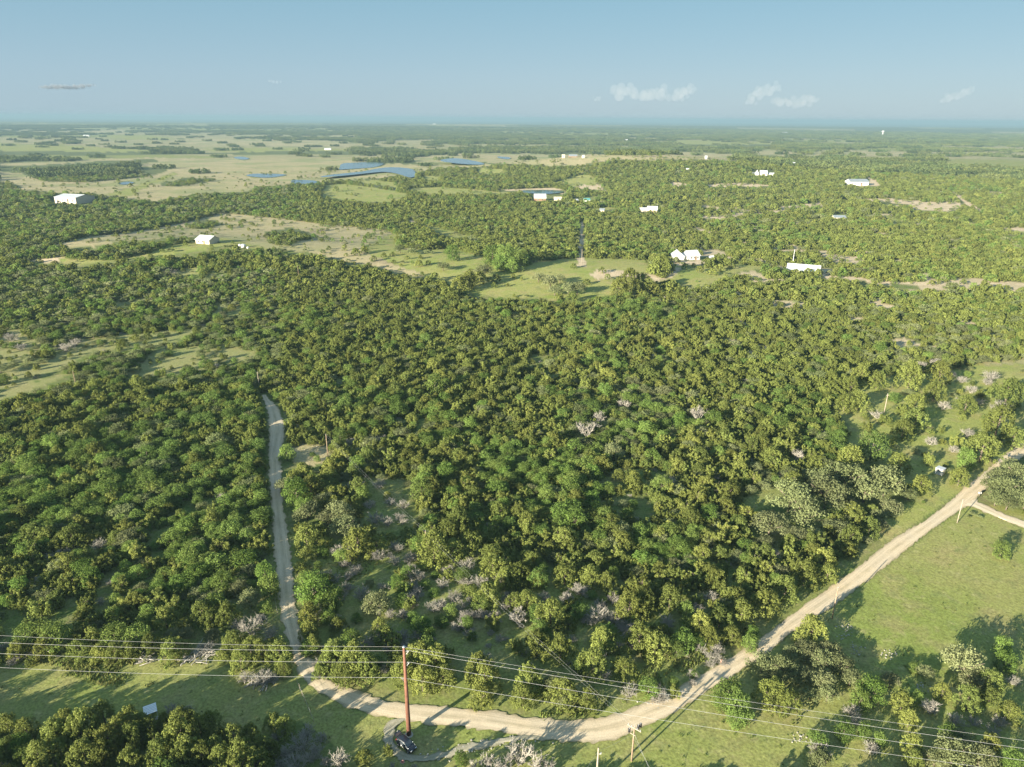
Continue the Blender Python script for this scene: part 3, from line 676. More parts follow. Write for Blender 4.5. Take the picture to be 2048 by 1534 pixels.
# ------------------------------------------------------------------ trees: every one that stands clear enough to be traced
J, L_, O_, B_, D_ = 'juniper', 'leafy', 'oak', 'bare', 'dead'
TREES = {
J: [(1755,760,36),(1723,747,34),(1820,754,50),(1881,751,42),(1870,783,40),(1831,807,42),(1832,837,48),(1807,858,44),(1801,927,42),(1704,919,48),(1842,970,40),(1966,897,60),(2029,873,42),(1932,809,38),(1962,783,28),(1915,878,30),(1850,906,14),(1919,957,36),(2016,783,60),(1719,800,40),(1770,836,28),(1738,850,26),(1996,852,60),(1702,772,34),(1690,806,36),(1783,735,30),
    (1545,1387,64),(1578,1409,50),(1624,1262,58),(1805,1402,46),(1818,1440,36),(1885,1383,34),(1937,1400,52),(1981,1390,40),(2020,1422,44),(1826,1492,44),(1828,1520,40),(1983,1363,50),(1981,1490,40),
    (614,1077,50),(715,1092,56),(868,1096,72),(905,1100,50),(940,1085,50),(620,1229,48),(618,1264,42),(760,1255,34),(975,1190,54),(943,1182,32),(672,1309,66),(711,1322,66),(732,1341,52),(689,1345,52),(651,1330,40),(840,1320,66),(872,1326,62),(807,1345,52),(795,1318,45),(883,1350,54),(845,1362,50),(958,1341,62),(625,1290,34),
    (1034,1147,50),(1078,1159,34),(1055,1201,46),(1102,1229,60),(1137,1246,36),(1071,1292,54),(1121,1295,56),(1205,1276,52),(1186,1330,58),(1259,1215,58),(1280,1278,62),(1311,1292,60),(1057,1358,56),(1046,1393,44),(970,1358,58),(963,1393,48),(1128,1382,60),(1175,1396,48),(1010,1160,44),(985,1130,50),(1130,1150,46),(1180,1150,48),(1215,1165,40),(1160,1205,30),(1325,1265,40),(1290,1205,50),(1340,1200,50),(1400,1250,46),(1440,1235,56),(1485,1225,56),(1530,1205,56),(1570,1180,52),(1610,1150,50),(1650,1120,50),(1655,1150,36),(1700,1075,44),(1740,1055,40),(1465,1270,40),(1418,1275,40),
    (188,1280,46),(258,1300,40),(90,1297,45),(158,1298,44),(198,1306,34),(300,1290,44),(230,1305,40),(468,1283,52),(481,1322,46),(524,1307,48),(559,1305,50),(568,1337,34),(422,1240,40),(445,1310,30),(35,1300,40),(60,1318,30),(500,1290,40),(400,1225,40),(455,1230,46),(330,1235,50),
    (546,1444,34),(570,1459,38),(502,1466,34),(468,1477,46),(524,1496,40),(546,1503,34),(481,1514,54),(444,1525,48),(367,1446,52),(400,1457,44),(376,1505,54),(404,1516,46),(424,1446,38),(16,1454,46),(52,1460,46),(109,1472,54),(79,1517,54),(168,1458,60),(208,1438,48),(159,1476,50),(218,1484,52),(168,1517,56),(258,1440,42),(264,1478,50),(330,1450,34),(347,1448,40),(357,1478,58),(317,1508,52),(367,1515,52),(208,1511,48),(20,1495,40),(130,1445,40),(120,1500,46),(260,1520,50),(728,1512,32),(776,1498,26),(440,1480,40),(430,1500,44),(300,1465,40),(280,1450,34),(240,1460,46)],
L_: [(1745,895,58),(1457,1387,62),(1479,1415,54),(1472,1440,36),(1445,1405,36),(1831,1396,28),(1828,1333,22),(2005,1296,36),(2011,1326,42),(1744,1381,54),(1720,1400,40),(1728,1466,34),(1688,1464,40),(1626,1468,22),(2003,1100,36),
    (627,1182,66),(660,1210,42),(612,1165,40),(635,1130,18),(609,1141,10),(793,1163,30),(849,1128,24),(870,1148,18),(868,1182,24),(902,1225,28),(850,1244,24),(926,1150,32),(934,1247,28),(1205,1199,22),(1184,1187,24),(1367,1283,46),(1337,1262,20),(1372,1222,30),(1350,1300,34),(1500,1285,36),(1505,1268,26),(1085,1140,28),(1225,1150,26),
    (113,1276,62),(50,1272,48),(228,1274,58),(273,1274,54),(90,1262,50),(44,1494,40),(48,1515,36),(921,1518,28),(592,986,54),(573,906,34),(726,990,30),(680,870,30),(610,1015,40),(540,1175,44),(530,1150,40),(1932,919,36),(1640,1485,36),
    (870,770,40),(2027,1522,46),(1896,1468,36),(1760,1480,30)],
O_: [(2000,955,50),(2030,950,56),(2046,975,52),(2010,980,56),(1985,975,44),(2035,1000,50),(1992,1000,42),(2015,1008,44),(2050,1005,44),(2020,935,40),(1695,957,86),(1770,970,78),(1652,992,88),(1730,985,70),(1640,960,60),(1580,1000,80),(1610,1030,74),(1540,1050,70),
    (1523,1332,56),(1567,1343,58),(1611,1303,56),(1644,1323,54),(1683,1332,56),(1600,1350,50),(1644,1365,58),(1655,1392,44),(1590,1310,50),(1660,1300,50),(1540,1360,44),(1700,1360,44),(1620,1390,40),
    (1781,1361,40),(1850,1344,34),(1929,1335,78),(1950,1360,56),(1907,1509,74),(1961,1516,64),(1930,1480,50),(1870,1520,50),(1640,1520,50),
    (680,1026,62),(689,1057,56),(655,1040,44),(614,1024,54),(754,1208,58),(739,1167,22),(345,1268,30),(373,1268,32),(424,1274,34),(500,1200,50),
    (1130,1400,40),(1105,1370,44),(1945,1026,13),(1960,1033,12),(1938,1033,8)],
B_: [(2003,809,46),(1943,775,30),(1938,863,34),(1908,895,28),(1889,807,34),(1925,755,28),(1983,747,40),(1755,826,30),(1960,800,26),(1975,760,26),(1905,745,26),(1863,878,34),
    (1863,1411,38),(2027,1359,32),(1913,1435,44),(1743,1490,50),(1704,1418,42),(1641,1499,58),(1715,1440,36),(2000,1440,40),(1990,1460,34),(1950,1440,36),
    (642,1230,34),(723,1182,46),(818,1191,50),(822,1141,46),(687,1124,28),(711,1132,26),(652,1145,28),(870,1208,46),(908,1188,42),(934,1126,44),(941,1262,36),(837,1268,40),(764,1262,52),(895,1137,30),(814,1225,28),(797,1092,26),(840,1150,34),(885,1165,34),(780,1225,30),(740,1280,34),(800,1285,36),(860,1275,30),(955,1225,34),(920,1210,34),(990,1225,30),(700,1110,26),
    (1036,1227,44),(1198,1222,58),(1245,1246,48),(1226,1192,28),(1132,1194,40),(1158,1175,40),(1225,1230,40),(1175,1235,36),(1020,1190,36),(1000,1155,34),(1010,1210,26),(1210,1345,38),(1060,1330,30),(1395,1215,36),(1420,1190,34),(1340,1180,30),(1090,1190,32),
    (498,1250,66),(524,1352,56),(490,1350,40),(545,1355,36),(408,1290,40),(520,1235,44),(475,1245,40),(540,1262,40),(553,1470,36),(600,1480,62),(642,1472,34),(590,1520,62),(622,1511,40),(341,1416,34),(373,1416,28),(570,1500,44),(630,1495,36),(650,1520,36),(5,1290,30),(25,1318,34),(560,1525,40),(612,1460,40),
    (758,964,34),(749,1031,44),(754,876,34),(807,1005,32),(719,958,32),(700,970,28),(780,1000,30),(740,1005,34),(775,1040,34),(800,1030,28),(700,880,26),(805,1040,24),
    (100,1110,30),(128,1100,34),(195,1085,34),(200,1200,24),(40,690,30),(130,690,36),(150,680,30),(20,670,34),(1520,745,16),(1870,720,26),(1840,725,26),(340,540,26),(70,1160,26)],
D_: [(1175,853,44),(1040,1503,62),(1010,1525,46),(1072,1520,48),(975,1522,42),(1095,1527,36),(677,1516,48),(1640,1497,40),(1395,822,40),(1200,830,30),(1250,805,26),(1036,1227,42),(1340,960,30),(1595,905,30),(784,1529,18),(828,1531,14),(945,1530,28),(1863,1411,36)],
}
MEADOW = {L_: [(985,512,38),(1012,516,46),(1036,520,40),(1000,528,30),(1025,532,26),(905,508,28)],
 O_: [(886,533,26),(855,502,18),(968,545,34),(1077,556,28),(1120,558,24),(1100,568,34),(1137,580,34),(1155,578,36),(1110,582,30),(824,502,22),(800,499,24)],
 J: [(729,496,20),(710,502,18),(747,516,13),(787,521,11),(838,526,15),(814,513,11),(841,513,10),(768,509,12),(937,552,28),(869,552,22),(1147,530,13),(1026,550,9),(1173,561,17),(1260,570,44),(1240,573,36),(1285,567,38),(1310,574,30),(1322,531,36),(1312,537,28),(1339,528,26),(1120,590,24),(1145,592,24),(992,555,22),(939,561,36),(960,551,32),(919,568,36),(892,580,30),(905,590,26),(1425,540,18),(1400,536,16),(1440,532,20),(1460,526,22),(1370,531,14)]}
W2 = {J: 1.0, L_: .98, O_: .62, B_: .75, D_: 1.1}          # height over width
def place(px, py, d, k):
    g = gp(px, py + d * .3)
    for _ in range(3):
        _, _, c = project(g[0], g[1], g[2]); w = d / F * float(c)
        g = ground([px], [py], .5 * w * W2[k])[0]
    return g[0], g[1], w
LIST = []      # x, y, width, kind, traced?
for src in (TREES, MEADOW):
    for k, v in src.items():
        for px, py, d in v:
            x, y, w = place(px, py, d, k); LIST.append((x, y, w * 1.06, k, True))

SCR = [pl for k, s, pl in FIELDS if k == 'grass' and len(pl) > 20][0]
for k in range(430):
    px, py = rng.uniform(600, 1450), rng.uniform(1085, 1400)
    if not inpoly(np.array([px]), np.array([py]), SCR)[0]: continue
    if py > 1310 and vnoise(np.array([px]), np.array([py]), 60, 5)[0] < .6: continue
    x, y, w = place(px, py, rng.uniform(16, 46), B_); u = rng.uniform()
    LIST.append((x, y, w, B_ if u < .58 else (L_ if u < .80 else J), False))
# ------------------------------------------------------------------ trees: the woods between them
def road_clear(x, y):
    ok = np.ones(len(x), bool)
    for cpts, hw in ROADPTS:
        c = cpts[::4]; h = hw[::4]
        for i in range(0, len(x), 4000):
            d = np.hypot(x[i:i + 4000, None] - c[None, :, 0], y[i:i + 4000, None] - c[None, :, 1]) - h[None]
            ok[i:i + 4000] &= d.min(1) > 1.7
    return ok
def jgrid(r0, r1, step, amax=47):
    n = int(2 * r1 / step); gx = (np.arange(n) - n / 2) * step
    X, Y = np.meshgrid(gx, gx); X = X + (Y / step % 2) * step * .5
    X, Y = X.ravel(), Y.ravel(); r = np.hypot(X, Y); a = np.degrees(np.arctan2(X, Y))
    m = (r >= r0) & (r < r1) & (np.abs(a) < amax)
    X, Y = X[m], Y[m]
    return X + rng.uniform(-.42, .42, len(X)) * step, Y + rng.uniform(-.42, .42, len(X)) * step
BR = [(60, 480, 2.1, 3.5), (480, 850, 2.7, 4.0), (850, 1500, 4.1, 5.2)]
TRACED = np.array([(x, y, w) for x, y, w, k, _ in LIST])
AX, AY, AW, AK = [], [], [], []
for r0, r1, step, width in BR:
    X, Y = jgrid(r0, r1, step, 62 if r1 < 500 else 46)
    px, py, c = project(X, Y, H(X, Y) + 1.5)
    g, share, hit = field_at(px, py)
    if True:      # a tree must not stand up in front of ground that lies open to view
        for zz in ((2.5, 4.2) if r0 > 400 else (1.8, 3.2)):
            qx, qy, _ = project(X, Y, H(X, Y) + zz); _, s2, h2 = field_at(qx, qy); share = np.minimum(share, np.where(h2 & ((qy < 930) | (r0 > 400)), s2, 1.0))
    n1 = vnoise(X, Y, 60, 41); n2 = vnoise(X, Y, 17, 42)
    inframe = (px > 1300) & (py > 370) & (py < 720) & ~hit
    share = np.where(inframe & (vnoise(X, Y, 26, 21) * .6 + vnoise(X, Y, 9, 22) * .4 > .63), .08, share)
    share = np.where(~hit & (n2 > .84), share * .35, share)
    # thinner wood on the left slope and the far valley
    left = (~hit) & (px < 560) & (py > 540) & (py < 770); share = np.where(left, share * .74, share)
    left2 = (~hit) & (px < 600) & (py > 370) & (py < 520); share = np.where(left2, share * .9, share)
    keep = rng.uniform(size=len(X)) < share
    for bx, by, bw in BUILDING_SPOTS:
        keep &= ~((np.abs(px - bx) < bw / 2 + 3) & (py > by - 12) & (py < by + 1.5 + bw * .02))
    off = (py > 1534) & (np.hypot(X, Y) < 60); keep &= ~off
    _, ty, _ = project(X, Y, H(X, Y) + 4.6); keep &= ~((py > 1530) & (px > 640) & ((ty < 1545) | (rng.uniform(size=len(X)) < .45)))
    X, Y, px, py, n1, left, left2, hit = [a[keep] for a in (X, Y, px, py, n1, left, left2, hit)]
    if r0 < 400:
        ok = road_clear(X, Y)
        for i in range(0, len(X), 4000):
            d = np.hypot(X[i:i + 4000, None] - TRACED[None, :, 0], Y[i:i + 4000, None] - TRACED[None, :, 1]) - TRACED[None, :, 2] * .42
            ok[i:i + 4000] &= d.min(1) > 1.3
        X, Y, px, py, n1, left, left2, hit = [a[ok] for a in (X, Y, px, py, n1, left, left2, hit)]
    u = rng.uniform(size=len(X)); kk = np.full(len(X), J, object)
    pl = np.full(len(X), .05); po = np.full(len(X), .07); pb = np.full(len(X), .045)
    m = vnoise(X, Y, 34, 51)
    pl = np.where((n1 > .62) & (m > .5), .42, pl)
    woodl = (px < 560) & (py > 780); pl = np.where(woodl, np.where(m > .52, .55, .16), pl); po = np.where(woodl, .10, po)
    ll = left | left2; pl = np.where(ll, .25, pl); po = np.where(ll, .34, po); pb = np.where(left, .12, pb)
    for pol, a, b in (([(180, 860), (340, 850), (350, 1010), (200, 1040)], .7, .1), ([(0, 940), (130, 930), (140, 1060), (0, 1080)], .6, .1), ([(240, 1060), (500, 1050), (510, 1170), (250, 1180)], .6, .1), ([(940, 895), (1050, 890), (1060, 960), (950, 960)], .75, .1), ([(1080, 900), (1210, 890), (1240, 1040), (1100, 1040)], .6, .1), ([(1270, 1060), (1390, 1060), (1390, 1130), (1280, 1130)], .7, .15), ([(1120, 770), (1310, 770), (1430, 850), (1300, 900), (1150, 880)], .40, .3), ([(1500, 950), (1840, 930), (1850, 1040), (1500, 1090)], .12, .5), ([(860, 900), (960, 890), (960, 1000), (870, 980)], .2, .05), ([(1560, 600), (2048, 560), (2048, 720), (1600, 760)], .06, .2)):
        q = inpoly(px, py, pol); pl = np.where(q, a, pl); po = np.where(q, b, po)
    pl = np.where(hit, .2, pl); po = np.where(hit, .3, po)
    kk[u < pl + po + pb] = B_; kk[u < pl + po] = O_; kk[u < pl] = L_
    w = width * rng.lognormal(0, .3, len(X)); w = np.clip(w, width * .45, width * 1.9)
    w = np.where(hit, w * rng.uniform(.5, 1.0, len(X)), w)
    w = np.where((py > 1500) & (px < 700), w * 1.15, w)
    w = np.where(kk == O_, w * 1.15, np.where(kk == B_, w * .7, w))
    AX.append(X); AY.append(Y); AW.append(w); AK.append(kk)
AX, AY, AW, AK = [np.concatenate(a) for a in (AX, AY, AW, AK)]
n0 = len(LIST)
X = np.r_[[t[0] for t in LIST], AX]; Y = np.r_[[t[1] for t in LIST], AY]; WD = np.r_[[t[2] for t in LIST], AW]
KD = np.r_[np.array([t[3] for t in LIST], object), AK]
TRC = np.r_[np.array([t[4] for t in LIST]), np.zeros(len(AX), bool)]
Z = H(X, Y)
PX, PY, PC = project(X, Y, Z + WD * .45)
SIZE = WD * F / PC
ONS = (PX > -20) & (PX < 2068) & (PY > 200) & (PY < 1560)
ROT = rng.uniform(0, 6.283, len(X)); VAR = rng.integers(0, 1000, len(X))
# which ones are objects of their own: for each kind the 300 that show largest
OWN = np.zeros(len(X), bool)
for k, cap in ((J, 300), (L_, 290), (O_, 290), (B_, 290), (D_, 50)):
    idx = np.nonzero((KD == k) & ONS)[0]
    score = SIZE[idx] + np.where(TRC[idx], 6.0, 0)
    OWN[idx[np.argsort(-score)[:cap]]] = True

# ------------------------------------------------------------------ labels that single the trees out
LAND = [('the rust red steel pole', 817, 1440), ('the crossarm utility pole', 1265, 1490), ('the white ribbed open shed', 302, 1428), ('the grey brush pile', 409, 1309), ('the pale box shed', 1879, 943), ('the orange road marker', 1443, 1323),
        ('the gravel road top end', 545, 815), ('the driveway fork', 1935, 1005), ('the right meadow pole', 1666, 1205), ('the wooden pole in the scrub', 853, 1090), ('the white gabled house', 1375, 515), ('the long white barn roof', 1612, 540), ('the right clearing pole', 1768, 807),
        ('the tall white dead tree', 1175, 850), ('the octagonal sign', 805, 1520), ('the bottom right corner', 2030, 1520), ('the bottom left corner', 20, 1520), ('the wires at left edge', 10, 1300), ('the big oak by the driveway', 2015, 965), ('the road bend pole', 655, 890), ('the meadow pole', 1163, 530), ('the S bend of the road', 590, 1250)]
ORD = ['nearest', 'second nearest', 'third nearest', 'fourth nearest', 'fifth nearest', 'sixth nearest', 'seventh nearest', 'eighth nearest', 'ninth nearest', 'tenth nearest', 'eleventh nearest', 'twelfth nearest', 'thirteenth nearest', 'fourteenth nearest', 'fifteenth nearest', 'sixteenth nearest', 'seventeenth nearest', 'eighteenth nearest', 'nineteenth nearest', 'twentieth nearest']
LOOK = {J: ('olive green juniper', 'juniper tree'), L_: ('bright green leafy tree', 'leafy tree'), O_: ('spreading pale sage oak', 'oak tree'), B_: ('leafless grey shrub', 'shrub'), D_: ('bleached white dead tree', 'dead tree')}
def zone(px, py):
    if px < 560 and py > 770:
        return ('upper' if py < 930 else 'middle' if py < 1090 else 'lower') + ' wood left of gravel road, ' + ('by left edge' if px < 190 else 'midway across' if px < 380 else 'beside the road')
    if px < 560 and py > 520: return 'wooded slope up left of the gravel road'
    if py < 600: return 'woods beyond the open meadow'
    if px > 1650 and py < 1010: return 'far side of the clearing at right'
    if py > 1000:
        return ('upper' if py < 1120 else 'lower') + ' wood between the road arms, ' + ('left part' if px < 850 else 'central part' if px < 1150 else 'right part' if px < 1450 else 'by the straight road')
    return ('upper' if py < 800 else 'middle' if py < 900 else 'lower') + ' central thicket, ' + ('by the curving road' if px < 800 else 'left of white dead tree' if px < 1130 else 'right of white dead tree' if px < 1400 else 'toward the right clearing')
def sizeword(w, k):
    m = {J: 3.9, L_: 4.0, O_: 4.6, B_: 2.8, D_: 3}[k]
    return 'large' if w > m * 1.18 else 'small' if w < m * .85 else 'middling'
ZG = {}
rank = {}
for i in np.nonzero(OWN)[0]:
    if not TRC[i]: continue
    dd = [math.hypot((PX[i] - lx), (PY[i] - ly) * 1.3) for _, lx, ly in LAND]; li = int(np.argmin(dd))
    dx, dy = PX[i] - LAND[li][1], (PY[i] - LAND[li][2]) * 1.3
    dr = ('right of' if dx > 0 else 'left of') if abs(dx) > abs(dy) else ('beyond' if dy < 0 else 'in front of')
    rank.setdefault((KD[i], li, dr), []).append((dd[li], i))
LABEL = {}
for (k, li, dr), v in rank.items():
    v.sort()
    for q, (_, i) in enumerate(v):
        LABEL[i] = f"{LOOK[k][0]}, {ORD[min(q, 19)]} {dr} {LAND[li][0]}" if len(v) > 1 else f"{LOOK[k][0]}, the only one {dr} {LAND[li][0]}"
NAMES = {J: 'juniper_tree', L_: 'leafy_tree', O_: 'oak_tree', B_: 'bare_shrub', D_: 'dead_tree'}
first = {}
for i in np.nonzero(OWN)[0]:
    k = KD[i]; lab = LABEL.get(i) or f"{sizeword(WD[i], k)} {LOOK[k][0]}, {zone(PX[i], PY[i])}"
    grp = {J: 'junipers', L_: 'bright leafy trees', O_: 'pale oaks', B_: 'leafless shrubs', D_: 'dead trees'}[k]
    if i not in LABEL: grp = sizeword(WD[i], k) + ' ' + grp + ', ' + zone(PX[i], PY[i])
    pr = DEADP if k == D_ else PROTO[k]
    s = WD[i]
    if k in (B_, D_):
        o = link(NAMES[k], pr[VAR[i] % len(pr)]); o.location = (X[i], Y[i], Z[i]); o.rotation_euler = (0, 0, ROT[i]); o.scale = (s, s, s * (1 if k == D_ else .8))
        tag(o, lab, LOOK[k][1], grp); continue
    if k not in first:
        o = thing(NAMES[k], lab, LOOK[k][1], (0, 0, 0), 0, grp)
        tr = link('trunk', TRUNK[k], o); cr = link('crown', pr[0], o); first[k] = (o, tr, cr)
    else:
        a, tr0, cr0 = first[k]
        o = a.copy(); COL.objects.link(o); tr = tr0.copy(); COL.objects.link(tr); tr.parent = o; cr = cr0.copy(); COL.objects.link(cr); cr.parent = o
    tag(o, lab, LOOK[k][1], grp)
    if k == J and TRC[i]: pr = ROUND
    cr.data = pr[VAR[i] % len(pr)]
    q = (VAR[i] % 97) / 97
    o.location = (X[i], Y[i], Z[i]); o.rotation_euler = (0, 0, ROT[i]); o.scale = (s, s, s * ((.88 if TRC[i] else .66) + .26 * q) * (1.15 if PY[i] > 1410 and PX[i] < 720 else 1.0))

# ------------------------------------------------------------------ trees: the countless rest, one object per kind
def scatter(name, label, protos, x, y, z, rot, scl, var, cat):
    pc = bpy.data.collections.new(name + '_kinds')
    for k, m in enumerate(protos):
        pc.objects.link(bpy.data.objects.new(f'{name}_kind', m))
    me = bpy.data.meshes.new(name); me.vertices.add(len(x))
    me.vertices.foreach_set('co', np.stack([x, y, z], -1).astype(np.float32).ravel())
    a = me.attributes.new('turn', 'FLOAT_VECTOR', 'POINT'); a.data.foreach_set('vector', np.stack([0 * rot, 0 * rot, rot], -1).astype(np.float32).ravel())
    a = me.attributes.new('size', 'FLOAT_VECTOR', 'POINT'); a.data.foreach_set('vector', scl.astype(np.float32).ravel())
    a = me.attributes.new('pick', 'INT', 'POINT'); a.data.foreach_set('value', (var % len(protos)).astype(np.int32))
    o = link(name, me); kind(o, 'stuff', label, cat)
    g = bpy.data.node_groups.new(name, 'GeometryNodeTree')
    g.interface.new_socket('Geometry', in_out='INPUT', socket_type='NodeSocketGeometry'); g.interface.new_socket('Geometry', in_out='OUTPUT', socket_type='NodeSocketGeometry')
    gi = g.nodes.new('NodeGroupInput'); go = g.nodes.new('NodeGroupOutput'); ip = g.nodes.new('GeometryNodeInstanceOnPoints'); ci = g.nodes.new('GeometryNodeCollectionInfo')
    ci.inputs['Collection'].default_value = pc; ci.inputs['Separate Children'].default_value = True; ci.inputs['Reset Children'].default_value = True
    def na_(attr, typ):
        n = g.nodes.new('GeometryNodeInputNamedAttribute'); n.data_type = typ; n.inputs['Name'].default_value = attr; return n.outputs[0]
    g.links.new(gi.outputs[0], ip.inputs['Points']); g.links.new(ci.outputs[0], ip.inputs['Instance']); ip.inputs['Pick Instance'].default_value = True
    g.links.new(na_('pick', 'INT'), ip.inputs['Instance Index']); g.links.new(na_('turn', 'FLOAT_VECTOR'), ip.inputs['Rotation']); g.links.new(na_('size', 'FLOAT_VECTOR'), ip.inputs['Scale'])
    g.links.new(ip.outputs[0], go.inputs[0])
    mo = o.modifiers.new('scatter', 'NODES'); mo.node_group = g
    return o
NAME2 = {J: ('juniper_woodland', 'dense olive green juniper wood covering the hills'), L_: ('leafy_woodland', 'bright green leafy trees mixed through the juniper wood'), O_: ('oak_woodland', 'pale sage oaks mixed through the juniper wood'), B_: ('bare_brush', 'leafless grey brush mixed through the wood')}
rng_d = np.hypot(X, Y)
for k in (J, L_, O_, B_):
    m = (KD == k) & ~OWN; near = m & (rng_d < 420); far = m & ~near
    protos = PROTO[k] + LOD[k]; npn = len(PROTO[k]); nl = len(LOD[k])
    idx = np.nonzero(m)[0]; var = np.where(near[idx], VAR[idx] % npn, npn + VAR[idx] % nl)
    s = WD[idx]; q = np.where((PY[idx] > 1500) & (PX[idx] < 700), 1.15, 1.0); q = q * (.62 + .30 * (VAR[idx] % 97) / 97)
    if k == B_: q = q * .8
    scatter(NAME2[k][0], NAME2[k][1], protos, X[idx], Y[idx], Z[idx], ROT[idx], np.stack([s, s, s * q], -1), var, 'woodland')
# far plain: clumps of trees
def clump(r, n, wide):
    V, Q, o = [], [], 0
    for _ in range(n):
        cx, cy = r.uniform(-.5, .5, 2) * wide; w = r.uniform(5, 9.5)
        v, q = juniper_round(r, 14, 5, .24); v = v * w + np.array([cx, cy, 0]); V.append(v); Q.append(q + o); o += len(v)
    return np.concatenate(V), np.concatenate(Q)
CL = [np_mesh('far_clump', *clump(R_(200 + k), 26, 36), 'far') for k in range(4)]
X3, Y3 = jgrid(1480, 7500, 36, 45)
p3x, p3y, c3 = project(X3, Y3, H(X3, Y3))
g3, sh3, hit3 = field_at(p3x + rng.normal(0, 1.5, len(X3)), p3y)
for zz in (3.5, 7, 10.5):
    qx, qy, _ = project(X3, Y3, H(X3, Y3) + zz); _, s_, h_ = field_at(qx, qy); sh3 = np.minimum(sh3, np.where(h_, s_, 1.0))
pn = vnoise(X3 * .35 + Y3 * .1, Y3, 330, 11) * .6 + vnoise(X3 * .5, Y3, 120, 12) * .4
sh3 = np.where(~hit3 & (pn > np.where((np.hypot(X3, Y3) > 2500) & (np.hypot(X3, Y3) < 9000), .50, .55)) & (np.hypot(X3, Y3) > 1750), .07, sh3)
for bx, by, bw in BUILDING_SPOTS: sh3 = np.where((np.abs(p3x - bx) < bw / 2 + 4) & (np.abs(p3y - by + 3) < 5), 0, sh3)
kp = rng.uniform(size=len(X3)) < sh3; X3, Y3 = X3[kp], Y3[kp]
s3 = rng.uniform(.8, 1.15, len(X3))
scatter('distant_woodland', 'far woods and tree lines across the plain', CL, X3, Y3, H(X3, Y3), rng.uniform(0, 6.28, len(X3)), np.stack([s3, s3, s3], -1), rng.integers(0, 1000, len(X3)), 'woodland')
# grass tufts in the clearings close by
def tuft(r):
    V, Q = [], []
    for k in range(16):
        p = np.array([r.normal() * .16, r.normal() * .16, 0]); a = r.uniform(0, 6.28); l = r.uniform(.10, .28)
        d = np.array([math.cos(a) * .35, math.sin(a) * .35, 1]) * l; s = np.array([-math.sin(a), math.cos(a), 0]) * .06
        o = len(V); V += [p - s, p + s, p + d + s * .3, p + d - s * .3]; Q.append((o, o + 1, o + 2, o + 3))
    return np.array(V), np.array(Q)
TU = [np_mesh('tuft', *tuft(R_(300 + k)), 'grass') for k in range(4)]
X4, Y4 = jgrid(62, 300, .66, 46)
p4x, p4y, c4 = project(X4, Y4, H(X4, Y4)); g4, s4, h4 = field_at(p4x, p4y)
d4 = vnoise(X4, Y4, 11, 61) * .55 + vnoise(X4, Y4, 3.1, 62) * .45
VG = inpoly(p4x, p4y, [(1080, 1442), (1200, 1440), (1340, 1388), (1444, 1326), (1548, 1258), (1618, 1204), (1600, 1190), (1500, 1250), (1400, 1310), (1290, 1335), (1210, 1400), (1080, 1425)]) | inpoly(p4x, p4y, [(80, 1325), (400, 1310), (420, 1345), (250, 1380), (100, 1345)]) | inpoly(p4x, p4y, [(640, 1115), (800, 1060), (830, 1090), (700, 1170)])
kp = h4 & (VG | (rng.uniform(size=len(X4)) < .05)) & (g4[:, 2] < .5) & (g4[:, 3] < .5) & (p4y < 1560) & (p4x > -20) & (p4x < 2068) & (rng.uniform(size=len(X4)) < np.clip((d4 - .44) * 3.2, .02, .8))
X4, Y4 = X4[kp], Y4[kp]; ok = np.ones(len(X4), bool)
for cpts, hw in ROADPTS:
    c = cpts[::5]; h = hw[::5]
    for i in range(0, len(X4), 4000):
        d = np.hypot(X4[i:i + 4000, None] - c[None, :, 0], Y4[i:i + 4000, None] - c[None, :, 1]) - h[None]; ok[i:i + 4000] &= d.min(1) > .1
X4, Y4 = X4[ok], Y4[ok]; s4 = rng.uniform(.5, 1.25, len(X4))
v4x, v4y, _ = project(X4, Y4, H(X4, Y4)); VERGE = [(1080, 1442), (1200, 1440), (1340, 1388), (1444, 1326), (1548, 1258), (1618, 1204), (1600, 1190), (1500, 1250), (1400, 1310), (1290, 1335), (1210, 1400), (1080, 1425)]
s4 = np.where(inpoly(v4x, v4y, VERGE) | inpoly(v4x, v4y, [(80, 1325), (400, 1310), (420, 1345), (250, 1380), (100, 1345)]), s4 * 2.1, s4)
scatter('grass', 'tufts of lit green grass in the clearings and verges', TU, X4, Y4, H(X4, Y4), rng.uniform(0, 6.28, len(X4)), np.stack([s4, s4, s4], -1), rng.integers(0, 1000, len(X4)), 'grass')
print('trees', len(X), 'own', OWN.sum(), 'clumps', len(X3), 'tufts', len(X4))

# ------------------------------------------------------------------ power line on the rust red steel pole
def ray_at_z(px, py, z):
    d = FWD + RIGHT * (px - 1024) / F - UP * (py - 767) / F
    t = (z - CAM[2]) / d[2]; return CAM + d * t
def height_at(g, py_top):
    """height of a vertical thing standing at ground point g whose top shows at image row py_top"""
    lo, hi = 0.0, 80.0
    for _ in range(50):
        m = (lo + hi) / 2
        _, py, _ = project(g[0], g[1], g[2] + m)
        if py > py_top: lo = m
        else: hi = m
    return lo
g0 = gp(818, 1470); HP = height_at(g0, 1294)
sp_ = thing('steel_pole', 'tall rust red weathering steel power pole standing beside the parked dark car', 'power pole', g0)
MB().tube([(0, 0, -.2), (0, 0, HP * .5), (0, 0, HP)], [.41, .32, .22], 14).build('shaft', 'rust', sp_, True)
MB().tube([(0, 0, HP), (0, 0, HP + .10)], [.27, .25], 14).build('cap', 'steel', sp_, True)
MB().tube([(0, 0, -.1), (0, 0, .12)], [.75, .72], 14).build('footing', 'rock', sp_)
ATT = []
